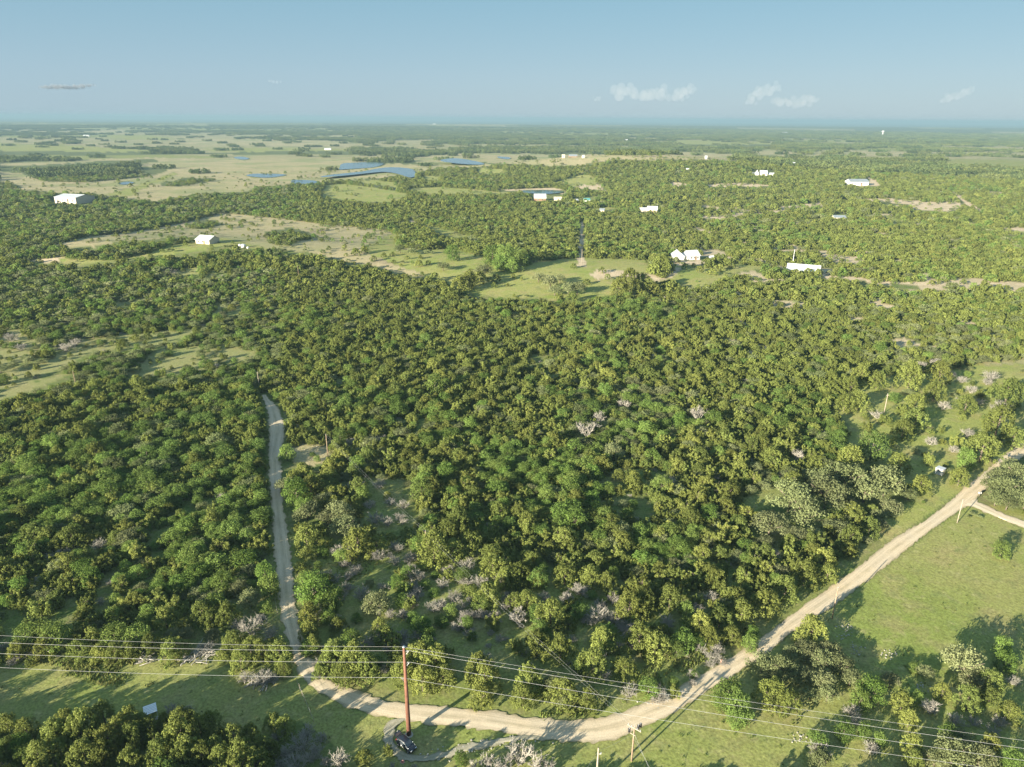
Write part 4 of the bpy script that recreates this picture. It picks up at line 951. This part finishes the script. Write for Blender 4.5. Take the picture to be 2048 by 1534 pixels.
for (pyl, pxl, side) in ((1303, 826, 1), (1326, 826, 1), (1357, 797, -1)):
    h = height_at(g0, pyl); L = .62 * side
    b = MB()
    for k in range(9): b.tube([(side * (.3 + .055 * k), 0, h + .02 * k), (side * (.3 + .055 * k + .03), 0, h + .02 * k + .01)], .09 if k % 2 else .05, 8)
    b.build('insulator', 'insul', sp_)
    MB().tube([(side * .2, 0, h - .75), (side * .78, 0, h + .16)], .03, 5).build('brace', 'steel', sp_)
    ATT.append((g0[0] + side * .8, g0[1], h + .2 + g0[2]))
ATT = [(g0[0], g0[1], g0[2] + HP + .05)] + ATT
LEFT_Y, RIGHT_Y = [1271, 1285, 1307, 1335], [1481, 1497, 1521, 1546]
def cable(p, q, sag, rad, name, label, cat, group=None, ext=1.0, n=40):
    p, q = np.array(p), np.array(q); pts = []
    for t in np.linspace(0, ext, n):
        c = p + (q - p) * t; c[2] -= sag * 4 * t * (ext - t) / ext ** 2; pts.append(c)
    o = MB().tube(pts, rad, 5).build(name, 'wire'); tag(o, label, cat, group); return o
WN = ['topmost', 'second from top', 'third from top', 'lowest']
for k in range(4):
    for sd, edge, ye in (('left', 0, LEFT_Y[k]), ('right', 2048, RIGHT_Y[k])):
        zz = ATT[k][2] - 1.5; q = ray_at_z(edge, ye, zz); p = np.array(ATT[k])
        d = q - p; q2 = p + d * 1.7; q2[2] = ATT[k][2]
        tt = 1 / 1.7; sag = 1.5 / (4 * tt * (1 - tt))
        cable(p, q2, sag, .017 if k else .013, 'power_cable', f"{WN[k]} white power cable running {sd} from the rust red steel pole", 'cable', 'cables of the steel pole line')

# ------------------------------------------------------------------ timber poles and their lines
def timber_pole(pxb, pyb, pyt, label, mat='pole', rad=.15, group=None, arm=None, extra=None):
    g = gp(pxb, pyb); h = height_at(g, pyt)
    t = thing('utility_pole', label, 'utility pole', g, 0, group)
    MB().tube([(0, 0, -.3), (0, 0, h)], [rad, rad * .7], 9).build('shaft', mat, t, True)
    MB().tube([(0, 0, h), (0, 0, h + .22)], [.05, .06], 7).build('insulator', 'insul', t)
    MB().tube([(rad * .9, 0, h * .15), (rad * .8, 0, h * .9)], .02, 4).build('ground_wire', 'dark', t)
    return t, g, h
t1, ga, ha = timber_pole(1263, 1522, 1453, 'timber utility pole with pale crossarm and dark transformers at the road edge', 'pole')
az = RAD(-38)
ca_, sa_ = math.cos(az), math.sin(az)
MB().box((0, 0, ha - .35), (2.5, .14, .16), az).build('crossarm', 'pole_pale', t1)
MB().box((-.18, -.1, ha - 1.55), (1.0, .12, .12), az).build('lower_arm', 'pole_pale', t1)
for k in (-1.1, -.5, .5, 1.1):
    MB().tube([(k * ca_, k * sa_, ha - .27), (k * ca_, k * sa_, ha - .02)], [.05, .06], 7).build('insulator', 'insul', t1)
for k, (ox, oy, dz) in enumerate(((.75, .45, -.55), (1.15, .62, -.35), (-.75, .2, -1.0))):
    MB().tube([(ox, oy, ha + dz - .35), (ox, oy, ha + dz + .35)], .2, 10).build('transformer', 'dark', t1, True)
    MB().tube([(ox, oy, ha + dz + .35), (ox, oy, ha + dz + .55)], [.06, .05], 6).build('bushing', 'insul', t1)
t2, gb, hb_ = timber_pole(853, 1117, 1062, 'weathered timber utility pole among the grey scrub above the steel pole', 'pole')
t3, gc_, hc_ = timber_pole(656, 914, 869, 'slim timber utility pole by the upper bend of the gravel road', 'pole')
timber_pole(1664, 1237, 1176, 'slim timber utility pole beside the right hand meadow and road', 'pole', .13)
timber_pole(1914, 1046, 1000, 'slim pale timber pole near the driveway fork', 'pole_pale', .12)
t6, gd, hd = timber_pole(1768, 826, 788, 'pale timber pole standing in the right hand clearing', 'pole_pale', .15)
MB().box((0, 0, hd - .5), (1.1, .12, .12)).build('crossarm', 'pole_pale', t6)
timber_pole(153, 776, 742, 'timber pole among trees on the left hand slope', 'pole', .13)
timber_pole(519, 778, 744, 'pale pole just above the top end of the gravel road', 'pole_pale', .13)
timber_pole(598, 560, 532, 'thin dark pole on the wooded ridge top', 'pole', .13)
timber_pole(1163, 531, 498, 'lone thin pole at the end of the dirt lane in the green meadow', 'pole_pale', .14)
gq = ray_at_z(1197, 1496, 8.2); tq = thing('utility_pole', 'short pale pole top rising at the bottom edge right of centre', 'utility pole', (gq[0], gq[1], 0))
MB().tube([(0, 0, -.3), (0, 0, 8.2)], [.17, .12], 9).build('shaft', 'pole_pale', tq, True)
MB().box((.22, 0, 7.0), (.5, .1, .1)).build('bracket', 'white', tq); MB().tube([(.45, 0, 7.05), (.45, 0, 7.35)], .06, 6).build('insulator', 'insul', tq)
def top(g, h, ox=0, oy=0, dz=0): return (g[0] + ox, g[1] + oy, g[2] + h + dz)
for k, (s, nm) in enumerate(((-1.1, 'near'), (1.1, 'far'))):
    cable(top(ga, ha, s * ca_, s * sa_, 0), top(gb, hb_, s * .35, 0, .1), 1.1, .007, 'distribution_wire', f"thin {nm} side wire from the crossarm pole to the scrub pole", 'wire', 'thin wires over the scrub')
    cable(top(gb, hb_, s * .35, 0, .1), top(gc_, hc_, s * .3, 0, .1), .9, .007, 'distribution_wire', f"thin {nm} side wire from the scrub pole up to the bend pole", 'wire', 'thin wires over the scrub')
cable(top(ga, ha, 0, 0, -1.4), (gq[0], gq[1], 7.6), .25, .01, 'service_wire', 'thin service wire from the crossarm pole to the short pale pole', 'wire')
cable((gq[0], gq[1], 7.6), (gq[0] - 9, gq[1] - 12, 5.5), .1, .01, 'service_wire', 'thin wire leaving the short pale pole at the bottom edge', 'wire')
for k, (dx, dy) in enumerate(((4.2, -9.5), (5.3, -10))):
    cable(top(ga, ha, .1, 0, -1.6 - k), (ga[0] + dx, ga[1] + dy, H(ga[0] + dx, ga[1] + dy)), 0.0, 0.01, 'guy_wire', f"{'left' if k == 0 else 'right'} one of two guy wires slanting down right from the crossarm pole", 'wire', 'guy wires of the crossarm pole')
gm_ = gp(1585, 530); hm_ = height_at(gm_, 499)
o = thing('antenna_mast', 'tall thin pale antenna mast behind the long white barn roof', 'mast', gm_)
MB().tube([(0, 0, 0), (0, 0, hm_)], [.22, .10], 6).build('mast', 'steel', o); MB().tube([(-.6, 0, hm_ - .4), (.6, 0, hm_ - .4)], .06, 5).build('aerial', 'steel', o)

# ------------------------------------------------------------------ wire fences
def fence(pa, pb, n, label):
    a, b = gp(*pa), gp(*pb); t = thing('wire_fence', label, 'fence', a)
    P = [(a[0] + (b[0] - a[0]) * k / (n - 1), a[1] + (b[1] - a[1]) * k / (n - 1)) for k in range(n)]
    pm = MB().tube([(0, 0, -.2), (0, 0, 1.35)], [.04, .035], 5).mesh('post', 'pole')
    for x, y in P:
        o = link('post', pm, t); o.location = (x - a[0], y - a[1], H(x, y) - a[2])
    for h in (.45, .8, 1.15):
        MB().tube([(x - a[0], y - a[1], H(x, y) - a[2] + h) for x, y in P], .006, 4).build('wire', 'wire', t)
fence((543, 1160), (556, 1235), 6, 'sparse wire fence left of the gravel road beside the wood')
fence((594, 1367), (628, 1446), 7, 'sparse wire fence crossing the shaded grass below the road bend')

# ------------------------------------------------------------------ the parked car, tailgate up
gcar = gp(813, 1494); fr = gp(829, 1506); bk = gp(797, 1481)
hd_ = math.atan2(fr[1] - bk[1], fr[0] - bk[0])
car = thing('parked_car', 'dark navy crossover car parked on the dirt track with its tailgate raised', 'car', (gcar[0], gcar[1], gcar[2] + .13), hd_)
car.scale = (.84, .84, .86)
def loft(secs):
    """secs: list of (x, [(y, z) half outline from bottom middle to top middle]) -> closed body"""
    b = MB(); m = len(secs[0][1]); ring = 2 * m - 2
    for x, hs_ in secs:
        full = [(x, y, z) for y, z in hs_] + [(x, -y, z) for y, z in hs_[-2:0:-1]]
        b.v += full
    for i in range(len(secs) - 1):
        for k in range(ring): b.f.append((i * ring + k, i * ring + (k + 1) % ring, (i + 1) * ring + (k + 1) % ring, (i + 1) * ring + k))
    b.f.append(tuple(range(ring))[::-1]); e = (len(secs) - 1) * ring; b.f.append(tuple(e + k for k in range(ring)))
    return b
def sec(x, w, z0, zb, zt): return (x, [(0, z0), (w * .9, z0), (w, z0 + .18), (w * 1.0, zb * .75 + .1), (w * .97, zb), (w * .8, zt - .03), (0, zt)])
lower = loft([sec(-2.22, .74, .42, .85, .98), sec(-2.05, .90, .28, .92, 1.06), sec(-1.2, .93, .25, .95, 1.10), sec(0, .93, .25, .94, 1.07), sec(.95, .93, .25, .93, 1.05), sec(1.7, .91, .28, .86, .97), sec(2.1, .84, .32, .74, .84), sec(2.28, .66, .40, .62, .68)])
lower.build('body', 'carpaint', car, True)
def cab(x, w, wt, z0, zt): return (x, [(0, z0), (w, z0), (w * .99, z0 + .08), (w * .93, z0 + (zt - z0) * .5), (wt, zt - .05), (wt * .9, zt), (0, zt + .015)])
roof = loft([cab(-1.98, .86, .66, 1.0, 1.50), cab(-1.6, .88, .68, 1.0, 1.66), cab(-.7, .88, .69, 1.0, 1.70), cab(.1, .88, .67, 1.0, 1.66), cab(.38, .87, .62, 1.0, 1.58)])
roof.build('cabin', 'carpaint', car, True)
MB().add([(1.12, -.78, 1.06), (1.12, .78, 1.06), (.36, .62, 1.60), (.36, -.62, 1.60), (.42, -.86, 1.02), (.42, .86, 1.02)], [(0, 1, 2, 3), (0, 3, 4), (1, 5, 2), (0, 4, 5, 1)]).build('windscreen', 'glass', car)
for s in (-1, 1):
    MB().add([(-1.75, s * .885, 1.10), (.30, s * .885, 1.10), (.12, s * .745, 1.55), (-1.55, s * .745, 1.55)], [(0, 1, 2, 3) if s < 0 else (3, 2, 1, 0)]).build('side_window', 'glass', car)
    MB().tube([(-1.8, s * .70, 1.62), (-.6, s * .72, 1.75), (.2, s * .70, 1.68)], .02, 5).build('roof_rail', 'dark', car)
    MB().tube([(-1.9, s * .87, 1.30), (-1.2, s * .78, 1.57), (.15, s * .76, 1.56), (.62, s * .84, 1.3), (1.15, s * .83, 1.07), (2.0, s * .76, .88)], .018, 5).build('bright_trim', 'roofg', car)
    b = MB().box((.62, s * 1.0, 1.08), (.14, .2, .14)); b.build('mirror', 'cartrim', car)
    MB().box((2.08, s * .58, .73), (.3, .36, .12)).build('headlight', 'lamp', car)
    MB().box((-2.14, s * .70, .95), (.14, .26, .2)).build('tail_light', 'tail', car)
    for x in (-1.38, 1.38):
        w = MB().tube([(x, s * .72, .22), (x, s * .95, .22)], .35, 18).build('wheel', 'tyre', car)
        MB().tube([(x, s * .93, .22), (x, s * .965, .22)], .21, 12).build('rim', 'steel', w)
MB().box((-.25, -.955, .68), (.62, .02, .36)).build('door_panel_sign', 'white', car)
MB().box((2.2, 0, .44), (.12, 1.5, .2)).build('bumper', 'cartrim', car); MB().box((-2.24, 0, .5), (.12, 1.6, .26)).build('bumper', 'cartrim', car)
tg = MB().add([(-1.95, -.72, 1.62), (-1.95, .72, 1.62), (-2.85, .70, 1.95), (-2.85, -.70, 1.95), (-1.95, -.72, 1.55), (-1.95, .72, 1.55), (-2.85, .70, 1.87), (-2.85, -.70, 1.87)], [(0, 1, 2, 3), (7, 6, 5, 4), (0, 3, 7, 4), (1, 5, 6, 2), (3, 2, 6, 7), (0, 4, 5, 1)]).build('tailgate', 'carpaint', car)
MB().add([(-2.1, -.58, 1.69), (-2.1, .58, 1.69), (-2.6, .56, 1.872), (-2.6, -.56, 1.872)], [(0, 1, 2, 3)]).build('rear_window', 'glass', tg)
MB().box((-2.78, .2, 1.96), (.12, .22, .05)).build('number_plate', 'white', tg)

# ------------------------------------------------------------------ roadside things
gs = ray_at_z(805, 1523, 2.1)
o = thing('octagonal_sign', 'faded red octagonal road sign among white dead branches at the bottom edge', 'road sign', (gs[0], gs[1], 0), RAD(8))
MB().tube([(0, .05, -.2), (0, .05, 2.35)], .035, 6).build('post', 'steel', o)
b = MB(); ang = [math.pi / 8 + k * math.pi / 4 for k in range(8)]
b.v = [(.40 * math.cos(a), -.02, 2.05 + .40 * math.sin(a)) for a in ang] + [(.40 * math.cos(a), .0, 2.05 + .40 * math.sin(a)) for a in ang]
b.f = [tuple(range(8)), tuple(range(15, 7, -1))] + [(k, 8 + k, 8 + (k + 1) % 8, (k + 1) % 8) for k in range(8)]
pl_ = b.build('plate', 'signred', o)
b = MB(); b.v = [(.40 * math.cos(a), -.024, 2.05 + .40 * math.sin(a)) for a in ang] + [(.36 * math.cos(a), -.024, 2.05 + .36 * math.sin(a)) for a in ang]
b.f = [(k, (k + 1) % 8, 8 + (k + 1) % 8, 8 + k) for k in range(8)]; b.build('border', 'white', pl_)
go_ = gp(1442, 1326)
o = thing('road_marker', 'small bright orange marker at the road edge in the verge', 'marker', go_)
MB().tube([(0, 0, 0), (0, 0, .05)], [.28, .28], 8).build('base', 'cartrim', o); MB().tube([(0, 0, .05), (.02, 0, .95)], [.2, .09], 9).build('cone', 'orange', o, True); MB().tube([(.01, 0, .5), (.012, 0, .66)], [.155, .13], 9).build('band', 'white', o)
gw_ = gp(1958, 993); o = thing('mailbox', 'white box on a short post at the driveway fork beside the oak', 'mailbox', gw_)
MB().tube([(0, 0, -.2), (0, 0, 1.0)], .06, 6).build('post', 'pole_pale', o)
b = MB(); prof = [(-.2, 1.0), (.2, 1.0), (.2, 1.28), (.12, 1.42), (-.12, 1.42), (-.2, 1.28)]
b.v = [(-.35, y, z) for y, z in prof] + [(.35, y, z) for y, z in prof]; b.f = [tuple(range(6))[::-1], tuple(range(6, 12))] + [(k, (k + 1) % 6, 6 + (k + 1) % 6, 6 + k) for k in range(6)]
b.build('box', 'white', o)

# pale box shed in the clearing
gb_ = gp(1879, 948); o = thing('box_shed', 'pale greenish white box shed with a low roof standing in the right clearing', 'shed', gb_, RAD(38))
for s in (0,):
    b = MB()
    for k in range(8):      # ribbed sheet walls
        pass
    b.box((0, 0, 1.05), (2.0, 2.0, 1.9)); b.build('wall', 'white', o)
    MB().box((0, 0, 2.06), (2.2, 2.2, .1)).build('roof', 'roofw', o)
    MB().box((0, -1.012, .95), (.75, .03, 1.6)).build('door', 'cream', o)
    MB().box((-1.012, 0, 1.35), (.03, .9, .35)).build('window', 'glass', o)
    for x in (-.85, .85):
        for y in (-.85, .85): MB().box((x, y, .05), (.14, .14, .12)).build('leg', 'brown', o)

# white ribbed open shed low at the left
gx = gp(303, 1432); o = thing('open_shed', 'small open shed with a white ribbed metal roof below the shaded grass', 'shed', gx, RAD(31)); o.scale = (.78, .78, .8)
for k in range(6):
    y = -.95 + .38 * k
    b = MB(); b.v = [(-1.35, y - .18, 1.75 + .09 * k), (1.35, y - .18, 1.75 + .09 * k), (1.35, y + .17, 1.83 + .09 * k), (-1.35, y + .17, 1.83 + .09 * k)] ; b.v += [(x, yy, z - .05) for x, yy, z in b.v]
    b.f = [(0, 1, 2, 3), (7, 6, 5, 4), (0, 4, 5, 1), (1, 5, 6, 2), (2, 6, 7, 3), (3, 7, 4, 0)]; b.build('roof_panel', 'sheet', o)
    MB().tube([(-1.37, y + .19, 1.85 + .09 * k), (1.37, y + .19, 1.85 + .09 * k)], .035, 5).build('rib', 'roofg', o)
for x in (-1.25, 0, 1.25):
    MB().box((x, -1.0, .85), (.1, .1, 1.72)).build('post', 'white', o); MB().box((x, 1.0, 1.05), (.1, .1, 2.1)).build('post', 'white', o)
MB().box((0, 1.05, 1.1), (2.6, .05, 1.9)).build('back_wall', 'roofw', o); MB().box((0, -1.3, .06), (2.4, .9, .12)).build('slab', 'rock', o)

# brush piles of cut trunks
def brush(px, py, wpx, label):
    g = gp(px, py); _, _, c = project(*g); w = wpx / F * float(c); r = random.Random(px)
    t = thing('brush_pile', label, 'brush pile', g, 0, 'piles of cut brush')
    for k in range(26):
        a = r.gauss(.6, .7); l = r.uniform(.3, .6) * w; x, y, z = r.gauss(0, .22) * w, r.gauss(0, .16) * w, abs(r.gauss(.1, .3)) + .1
        d = (math.cos(a) * l / 2, math.sin(a) * l / 2, r.uniform(-.12, .25) * l)
        MB().tube([(x - d[0], y - d[1], max(.05, z - d[2])), (x, y, z + r.uniform(0, .15)), (x + d[0], y + d[1], z + d[2])], [.10, .085, .04], 5).build('log', 'twig' if k % 3 else 'dead', t)
brush(409, 1312, 62, 'heaped grey cut logs and branches under the wires left of the road')
brush(372, 1318, 44, 'low spread of pale cut branches just left of the heaped grey logs')
brush(297, 1319, 40, 'small scattering of dry branches at the edge of the sunlit grass strip')
brush(525, 1362, 60, 'flat tangle of grey brush beside the road bend under the lowest wire')
brush(70, 1312, 46, 'dry cut branches at the wood edge near the left border')
# limestone rubble along the track and in the shade
rb = MB(); r = random.Random(5)
for k in range(420):
    q = r.random()
    if q < .5: px, py = [(950, 1492), (1000, 1485), (880, 1512), (1040, 1478), (920, 1500)][k % 5]; px += r.gauss(0, 26); py += r.gauss(0, 4)
    elif q < .75: px, py = r.choice([(1690, 1270), (1714, 1298), (1600, 1478), (1690, 1255), (1845, 1375), (1780, 1310)]); px += r.gauss(0, 9); py += r.gauss(0, 5)
    else: px, py = r.choice([(625, 905), (640, 900), (700, 885), (1300, 1410)]); px += r.gauss(0, 14); py += r.gauss(0, 6)
    g = gp(px, py); s = r.uniform(.08, .24)
    rb.box((g[0], g[1], g[2] + s * .3), (s * r.uniform(.8, 1.5), s, s * .7), r.uniform(0, 3))
kind(rb.build('limestone_rubble', 'rock'), 'stuff', 'pale limestone rubble strewn along the track', 'rubble')

# ------------------------------------------------------------------ houses and barns
def house(name, cat, label, px, py, wpx, depth, wall_h, rise, rz, wallm, roofm, windows=3, door=True, wing=None, overhang=.5, shed_row=0, group=None):
    g = gp(px, py); _, _, c = project(*g); L = wpx / F * float(c)
    t = thing(name, label, cat, (g[0], g[1] + depth / 2, g[2] - .1), rz, group)
    def block(cx, cy, l, d, h, rs, turn=0.0):
        cs, sn = math.cos(turn), math.sin(turn)
        T = lambda x, y, z: (cx + x * cs - y * sn, cy + x * sn + y * cs, z)
        b = MB(); x, y = l / 2, d / 2
        b.add([T(-x, -y, 0), T(x, -y, 0), T(x, y, 0), T(-x, y, 0), T(-x, -y, h), T(x, -y, h), T(x, y, h), T(-x, y, h), T(-x, 0, h + rs), T(x, 0, h + rs)],
              [(0, 1, 5, 4), (2, 3, 7, 6), (1, 2, 6, 9, 5), (3, 0, 4, 8, 7)]); b.build('wall', wallm, t)
        ov = overhang; th = .14; k = rs / y; e = y + ov
        b = MB()
        for s in (-1, 1):
            v = [T(-x - ov, s * e, h + rs - k * e + .05), T(x + ov, s * e, h + rs - k * e + .05), T(x + ov, 0, h + rs + .05), T(-x - ov, 0, h + rs + .05)]
            v2 = [(a, b_, z + th) for a, b_, z in v]
            b.add(v + v2, [(0, 1, 2, 3), (7, 6, 5, 4), (0, 4, 5, 1), (1, 5, 6, 2), (3, 7, 4, 0)])
        rf = b.build('roof', roofm, t)
        MB().tube([T(-x - ov, 0, h + rs + .2), T(x + ov, 0, h + rs + .2)], .12, 5).build('ridge_cap', roofm, rf)
        return T, rf
    T, rf = block(0, 0, L, depth, wall_h, rise)
    for k in range(windows):
        x = -L / 2 + L * (k + .7) / (windows + .4)
        w = MB().box(T(x, -depth / 2 - .03, wall_h * .55), (min(1.6, L * .12), .1, wall_h * .38)).build('window', 'white', t)
        MB().box(T(x, -depth / 2 - .09, wall_h * .55), (min(1.3, L * .1), .05, wall_h * .31)).build('pane', 'glass', w)
    if door: MB().box(T(L * .12, -depth / 2 - .05, wall_h * .4), (min(2.4, L * .14), .1, wall_h * .8)).build('door', 'brown', t)
    for k in range(shed_row):
        x = -L * .38 + L * .76 * k / max(1, shed_row - 1)
        MB().box((x, -depth * .18, wall_h + rise * .68 + .3), (.9, .9, .5)).build('roof_vent', 'roofg', rf)
    if wing:
        for wg_ in wing: block(*wg_)
    return t
house('metal_hall', 'barn', 'huge cream metal hall with white roof rising out of the woods at far left', 138, 408, 54, 28, 7.8, 2.4, RAD(-17), 'cream', 'roofw', 4, True)
house('ranch_house', 'house', 'small white house with pale metal roof on green lawn by the tan meadow', 410, 488, 34, 11, 3.2, 2.4, RAD(-20), 'cream', 'roofw', 3)
house('long_barn', 'barn', 'plain white roofed barn standing just below the pale pond', 1080, 402, 23, 12, 3.6, 4.6, RAD(3), 'brown', 'roofw', 2)
house('farm_shed', 'shed', 'low tan roofed shed right of the barn below the pond', 1116, 401, 15, 9, 2.4, 1.6, RAD(-4), 'cream', 'cream', 1)
house('farm_shed', 'shed', 'tiny white domed looking hut left of the teal cover', 1152, 405, 7, 5, 2.6, 1.4, RAD(25), 'white', 'roofw', 1)
house('farm_shed', 'shed', 'small white cabin with a teal roof beside the dirt lane top', 1174, 404, 11, 8, 2.6, 1.6, RAD(10), 'white', 'teal', 1)
house('farm_shed', 'shed', 'tiny grey roofed shelter on the pale clearing right of the lane', 1205, 424, 9, 6, 2.4, 1.2, RAD(-15), 'cream', 'roofg', 1)
house('farm_house', 'house', 'white roofed farmhouse with lower left wing amid dark trees right of the lane', 1306, 425, 19, 10, 3.2, 3.2, RAD(-12), 'cream', 'roofw', 2, True, [(-9.5, -2.0, 9, 8, 2.8, 2.0, .3)])
house('gabled_house', 'house', 'white gabled house with two wings beside the dirt turning loop', 1385, 520, 24, 10, 3.2, 3.0, RAD(16), 'white', 'roofw', 3, True, [(-10, 2.0, 10, 8, 3.0, 3.0, RAD(72)), (-5.5, 0, 5, 5, 2.8, 1.8, 0)])
house('garden_shed', 'shed', 'tiny white shed just right of the white gabled house', 1424, 521, 7, 3, 2.2, 1, RAD(10), 'white', 'roofw', 1)
house('long_barn', 'barn', 'long white ribbed metal barn roof half hidden by trees below the mast', 1613, 548, 60, 12, 2.2, 3.0, RAD(-24), 'cream', 'roofw', 4, True, None, .6, 5)
house('hill_house', 'house', 'bright white house with pointed gables on the wooded hill at right', 1528, 351, 14, 10, 4.0, 4.0, RAD(-8), 'white', 'roofw', 3, True, [(-11, -2, 6, 6, 3.5, 5.5, RAD(80)), (-18, 0, 7, 5, 2.6, 1.4, 0), (13, 2, 10, 6, 2.6, 1.6, 0)])
house('hill_barn', 'barn', 'long white barn with grey roof beside a pale dirt drive on the far right slope', 1718, 371, 38, 18, 5.6, 3.4, RAD(2), 'white', 'roofg', 6)
house('farm_shed', 'barn', 'low grey roof almost buried in trees left of the quarry cut', 1681, 440, 22, 10, 2.6, 1.6, RAD(-8), 'cream', 'roofg', 2)
house('farm_barn', 'barn', 'cream box barn at the left end of the farm in the tan field', 1127, 316, 6, 8, 5.0, 1.6, RAD(-6), 'cream', 'cream', 1)
house('farm_house', 'house', 'long grey roofed farmstead in the middle of the tan field', 1146, 315, 16, 9, 3.0, 2.6, RAD(4), 'brown', 'roofg', 3)
house('farm_barn', 'barn', 'small white shed at the right end of the farm in the tan field', 1167, 316, 4, 6, 3.0, 2.0, RAD(15), 'white', 'roofw', 1)
for k, (px, py, rz, lab) in enumerate(((480, 492, .3, 'left, smallest of three white things by the ridge top trees'), (487, 495, -.2, 'middle, largest of three white things by the ridge top trees'), (496, 497, .5, 'right one of three white things by the ridge top trees'))):
    g = gp(px, py); o = thing('stock_tank', 'white round water tank, ' + lab, 'water tank', g, rz, 'white tanks by the ridge top')
    rd = (1.0, 1.7, .9)[k]; MB().tube([(0, 0, 0), (0, 0, rd * 1.3)], rd, 14).build('tank', 'white', o, True); MB().tube([(0, 0, rd * 1.3), (0, 0, rd * 1.6)], [rd, rd * .2], 14).build('lid', 'roofw', o)
FARF = [(152, 275, 7, 'leftmost of the far farm roofs among the pale green fields'), (172, 273, 11, 'wide tan far farmhouse at the head of the pale green fields at left'), (655, 300, 13, 'long low white sheds at the tree line above the blue ponds'), (868, 249, 6, 'white speck of a house on the blue horizon woods left of centre'), (1015, 284, 6, 'white house in the pale green strip above the far tree belt'), (1240, 276, 5, 'white house left of a pair beyond the tan fields'), (1253, 281, 5, 'white house right of a pair beyond the tan fields'), (1373, 301, 6, 'white roof at the top edge of the big tan field'), (1412, 318, 4, 'pale roof at the lower edge of the big tan field'), (1422, 277, 5, 'white far house above the tan field on the right'), (1570, 267, 9, 'white long far barn in woods near the right horizon'), (1637, 291, 9, 'bright white far shed between two right hand tan fields'), (1586, 331, 8, 'pale far roof in the woods above the white hill house'), (1752, 275, 7, 'pale low roofs below the far water tower'), (1375, 344, 5, 'small white vehicle shed by the lower right corner of the tan field')]
for px, py, w, lab in FARF:
    g = gp(px, py); _, _, c = project(*g); L = w / F * float(c)
    house('far_farmhouse', 'house', lab, px, py, w, L * .5, max(4, L * .18), max(2, L * .1), .1, 'white', 'roofw', 2, False, None, .6, 0, 'far farm roofs')
g = gp(1765, 271); hw = height_at(g, 261)
o = thing('water_tower', 'pale water tower standing above the far woods near the right horizon', 'water tower', g)
MB().tube([(0, 0, 0), (0, 0, hw * .7)], [4.5, 3.5], 10).build('stem', 'white', o)
MB().tube([(0, 0, hw * .62), (0, 0, hw * .72), (0, 0, hw * .9), (0, 0, hw)], [3.5, 10, 10, 3], 14).build('tank', 'white', o, True)
